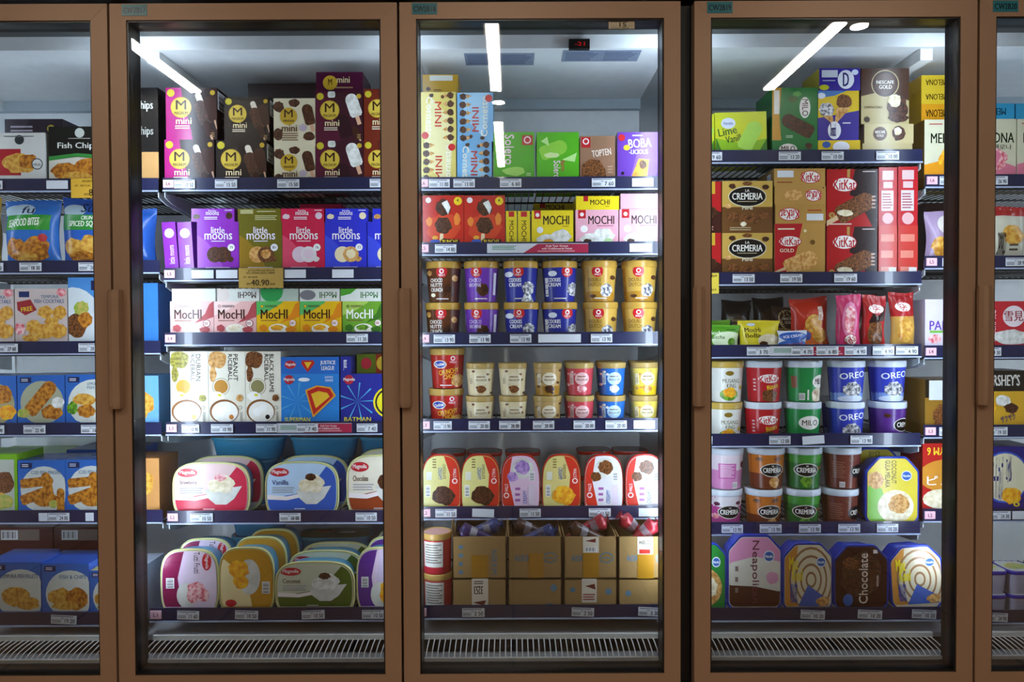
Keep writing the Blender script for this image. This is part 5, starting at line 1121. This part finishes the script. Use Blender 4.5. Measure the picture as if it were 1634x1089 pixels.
LF = pw('#2c64b4', ('e', .6, .4, .55, .5, '#d0d4cc'), ('t', 'LEMON CRUMBED', .46, .78, .98, .84, '#486880'), ('t', 'FISH FILLETS', .46, .7, .9, .76, '#386088'), ('f', .4, .48, .26, .13, 'fry2'), ('bar', .78, .3, .6, .24, 10, 'fry', None), ('f', .44, .24, .2, .14, 'fry'), ('f', .14, .3, .12, .14, 'green'))
box(3, 27, 103, 599, 'blue fish fillet box with a long crumbed fillet', '#2454a0', FF)
box(3, 104, 180, 598, 'blue lemon fish fillet box', '#2454a0', LF)
box(3, -52, 26, 600, 'blue fish box with yellow noodles', '#2454a0', pw('#2c64b4', ('e', .5, .4, .46, .46, '#a8a078'), ('f', .7, .6, .24, .2, 'fry'), ('f', .8, .22, .2, .16, 'mango')))
box(3, 182, 253, 600, 'light blue fish box by the section end', '#5088b8', [('r', 0, 0, 1, 1, '#68a0cc'), ('f', .5, .4, .4, .36, 'fry2')])
CF = pw('#2c64b4', ('e', .55, .4, .5, .48, '#c8ccc8'), ('t', 'COD FISH FINGERS', .28, .72, .92, .79, '#386088'), ('bar', .4, .56, .7, .2, -84, 'fry', None), ('bar', .62, .5, .55, .2, 10, 'fry', None), ('bar', .34, .28, .6, .22, -70, 'fry', None), ('f', .6, .2, .3, .14, 'fry'), ('f', .74, .12, .1, .08, 'salad'), ('bar', .9, .2, .5, .16, 0, 'fry', None))
box(2, 28, 104, 735, 'blue cod fish fingers box beside the green box', '#2454a0', CF)
box(2, 104, 180, 734, 'blue cod fish fingers box, second from the green box', '#2454a0', CF)
box(2, -52, 27, 725, 'lime green squid box', '#78b020', [('r', 0, 0, .94, .9, '#b8bcb0'), ('f', .5, .4, .3, .2, 'fry2'), ('f', .75, .5, .2, .2, 'nut'), ('f', .7, .15, .24, .14, 'salad')])
q = box(2, -30, 104, 724, 'lime green flat box at the back', '#78b020', dy=.16, dep=.16)
box(2, 106, 215, 718, 'blue fish box at the back', '#2454a0', dy=.16, dep=.16)
box(2, 184, 254, 732, 'orange-brown fish box by the section end', '#a06838', [('r', 0, 0, 1, 1, '#c08850'), ('f', .5, .5, .4, .3, 'fry2')])
FCH = pw('#2c64b4', ('e', .6, .36, .52, .5, '#d0d4cc'), ('t', 'FISH & CHIPS', .38, .68, .94, .76, '#386088'), ('f', .4, .3, .28, .2, 'fry2'), ('f', .74, .26, .24, .24, 'fry'), ('f', .5, .12, .3, .1, 'fry2'))
TFF = pw('#2c64b4', ('e', .6, .36, .52, .5, '#d0d4cc'), ('t', 'TEMPURA FISH FILLETS', .2, .68, .94, .76, '#386088'), ('f', .5, .3, .3, .22, 'fry2'), ('f', .74, .16, .24, .14, 'fry2'))
for nm, x0, x1, yt, A in (('blue tempura fish fillets box', -16, 65, 898, TFF), ('blue fish and chips box', 66, 142, 900, FCH)):
    q = box(1, x0, x1, yt, nm + ', foremost', '#2858b8', A, dep=.09)
    box(1, x0 + 4, x1 + 2, yt - 4, nm + ', second in its row', '#2858b8', A, dy=.092, dep=.09)
    box(1, x0 + 8, x1 + 4, yt - 8, nm + ', third in its row', '#2858b8', A, dy=.184, dep=.09)
box(1, 143, 200, 911, 'blue fish box turned beside the fish and chips', '#2858b8', FCH, t=[('r', 0, 0, 1, 1, '#b0b068')])
for x0, x1 in ((-12, 84), (86, 176)):
    box(1, x0, x1, 842, 'maroon frozen food box at the back with barcode label', '#4a1c20', [('r', .12, .7, .78, .95, '#807068'), ('b', .14, .72, .42, .93, False)], dy=.36, dep=.16, group='maroon boxes at the back')
box(1, 201, 229, 905, 'white small box by the section end', '#9098a8', [('r', .2, .2, .6, .8, '#506088')])

# ================================================================== door CW2B20
D = 'CW2B20'
def ml(c, fr): return [('r', 0, 0, 1, 1, '#d0ccb0'), ('p', [(0, 0), (1, 0), (1, .16), (.5, .3), (0, .2)], c), ('t', 'MELONA', .14, .58, .95, .76, '#1c2018'), ('t', '메로나', .5, .46, .9, .55, '#303428'), ('f', .55, .3, .26, .2, fr), ('bar', .5, .25, .5, .2, -25, c, None), ('l', .1, .9, .4, .94, 1, '#b04848')]
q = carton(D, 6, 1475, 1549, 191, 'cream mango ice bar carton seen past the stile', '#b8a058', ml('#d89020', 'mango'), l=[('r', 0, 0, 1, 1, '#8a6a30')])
for i in range(3):
    q = carton(D, 6, 1470, 1538, 166 - 23 * i, 'yellow ice bar carton lying flat, %s of three' % ('lowest', 'middle', 'topmost')[i], '#d0a828', [('r', 0, 0, 1, 1, '#d8b830' if i else '#d8981c'), ('t', 'MELONA', .1, .3, .6, .7, '#3a2c08', 180), ('r', .62, .1, .96, .9, '#c8c8b0')], q, dy=.03)
q = carton(D, 6, 1549, 1622, 190, 'cream ice bar carton with pink bar', '#c0bc98', ml('#d87890', 'berry'))
carton(D, 6, 1549, 1619, 165, 'blue ice bar carton lying flat beside the door stile', '#2880a8', [('r', 0, 0, 1, 1, '#3090b8'), ('t', 'MELONA', .2, .25, .8, .7, '#0c2838', 180)], q)
q = carton(D, 6, 1623, 1696, 190, 'cream ice bar carton at the frame edge', '#c0bc98', ml('#d87890', 'berry'))
carton(D, 6, 1621, 1690, 165, 'blue ice bar carton lying flat at the frame edge', '#2880a8', [('r', 0, 0, 1, 1, '#3090b8')], q)
def bg20(L, x0, x1, yt, nm, col, A, **k): return bag(D, L, x0, x1, yt, nm, col, A, cat='ice cream bar', name='wrapped_ice_cream_bar', **k)
bg20(5, 1475, 1530, 338, 'lilac and cream mango sandwich pouch', '#a890b0', [('e', .6, .7, .3, .2, '#d8d0c8'), ('t', 'SAMANCO', .7, .3, .86, .95, '#2c2420', -85), ('f', .5, .25, .4, .24, 'fry2')], th=.04)
bg20(5, 1572, 1636, 331, 'white sandwich pouch with red top', '#c8c4b0', [('r', 0, .82, 1, 1, '#a82424'), ('f', .6, .45, .3, .2, 'fry2'), ('t', 'SAMANCO', .2, .05, .4, .5, '#2c2420', 80), ('l', .5, .12, .8, .3, 2, '#504838')], th=.04)
carton(D, 5, 1477, 1540, 324, 'dark brown carton standing behind the mango pouch', '#301c1c', [('r', .3, .3, .7, .8, '#686068')], dy=.12)
carton(D, 4, 1476, 1550, 478, 'lilac dessert carton with purple lettering', '#c8c0d4', [('r', 0, 0, 1, 1, '#d4ccdc'), ('f', .85, .85, .16, .14, 'lilac'), ('f', .9, .5, .12, .12, 'lilac'), ('t', 'PANAPP', .1, .34, .94, .54, '#6838a8'), ('r', .1, .28, .9, .33, '#78b848'), ('f', .2, .15, .16, .1, 'berry'), ('f', .8, .12, .2, .1, 'lilac')])
carton(D, 4, 1552, 1640, 481, 'red and white snow dessert carton', '#b02028', [('r', 0, 0, 1, 1, '#b82830'), ('e', .75, .66, .2, .24, '#e8d8dc'), ('t', '雪見', .58, .55, .92, .78, '#902028'), ('f', .7, .18, .34, .18, 'white'), ('t', 'Mochi Ice', .36, .1, .42, .8, '#f0d8d8', 90)])
carton(D, 3, 1476, 1540, 606, 'yellow chocolate crunch carton with white label', '#8a6420', [('r', 0, .6, 1, 1, '#20180c'), ('r', .1, .55, .7, .98, '#c8ccd4'), ('f', .5, .2, .3, .3, 'nut')])
carton(D, 3, 1565, 1645, 592, 'black and yellow chocolate crunch carton', '#201810', [('r', 0, 0, 1, .62, '#d0a028'), ('t', "HERSHEY'S", .06, .72, .78, .93, '#d8d4cc'), ('bar', .5, .4, .3, .16, 40, 'choc', None), ('f', .45, .45, .16, .1, 'white'), ('f', .62, .3, .14, .1, 'choc'), ('t', 'ザクザク', .4, .06, .7, .18, '#1c2460', 0, 15), ('f', .15, .3, .16, .18, 'mango')])
carton(D, 2, 1472, 1545, 708, 'red carton with white scoop and gold lettering', '#a02020', [('r', 0, 0, 1, 1, '#b02420'), ('e', .6, .5, .7, .26, '#c88830'), ('t', 'GYM 6', .1, .82, .6, .94, '#e8c830', 180), ('t', 'ピノ', .1, .36, .6, .5, '#f0e8e0'), ('f', .4, .14, .4, .18, 'cream')])
carton(D, 2, 1570, 1655, 713, 'purple carton with cream cup and Japanese lettering', '#2c2470', [('e', .4, .5, .46, .42, '#3858b8'), ('e', .4, .5, .43, .39, '#d8d0b0'), ('f', .52, .2, .2, .14, 'mango'), ('t', 'スーパーカップ', .16, .1, .36, .85, '#28307c', -85), ('t', 'エッセル', .42, .4, .52, .85, '#28307c', -85), ('t', '6', .56, .02, .68, .16, '#e8c830')])
SQ = dict(kind='sq', D=.07, c=('#3828a0', '#a8a4b8', '#c8c8c0'), ops=[('f', .5, .5, .4, .3, 'salad')], lieH=.1)
for i, (x0, x1) in enumerate(((1566, 1612), (1614, 1662))):
    q = None
    for j in range(2):
        q = tub(D, 1, x0, x1, 900, 'sq%d' % i, SQ, 'purple-lidded square tub lying flat, %s, %s' % (('beside the stile', 'at the frame edge')[i], ('lower', 'upper')[j]), lie=True, dy=.01, on=q)
q = tub(D, 1, 1494, 1536, 900, 'sq2', SQ, 'purple-lidded square tub lying flat at the shelf start', lie=True, dy=.13)

# ------------------------------------------------------------------ each price tag is described by what it hangs under
SHORT = []
for o in list(COL.objects):
    if o.parent is None and o.get('category') and o.get('label') and ', ' in o['label'] and o['category'] not in ('price tag', 'sign', 'shelf', 'lamp', 'freezer'):
        SHORT.append((o, o['label'].split(',')[0], o['label'].split(', ', 1)[1]))
for o, code, L, txt in TAGS:
    wh = where(code, L)
    best = min((abs(p.location.x - o.location.x) + (p.location.y - o.location.y) * .5, d) for p, d, rest in SHORT if rest.endswith(wh))
    head = ('price tag reading %s' % txt) if txt else 'blank white price tag'
    lb = '%s under the %s, %s' % (head, best[1], wh)
    if len(lb.split()) > 14: lb = '%s under the %s' % (head, best[1])
    o['label'] = ' '.join(lb.split()[:14])
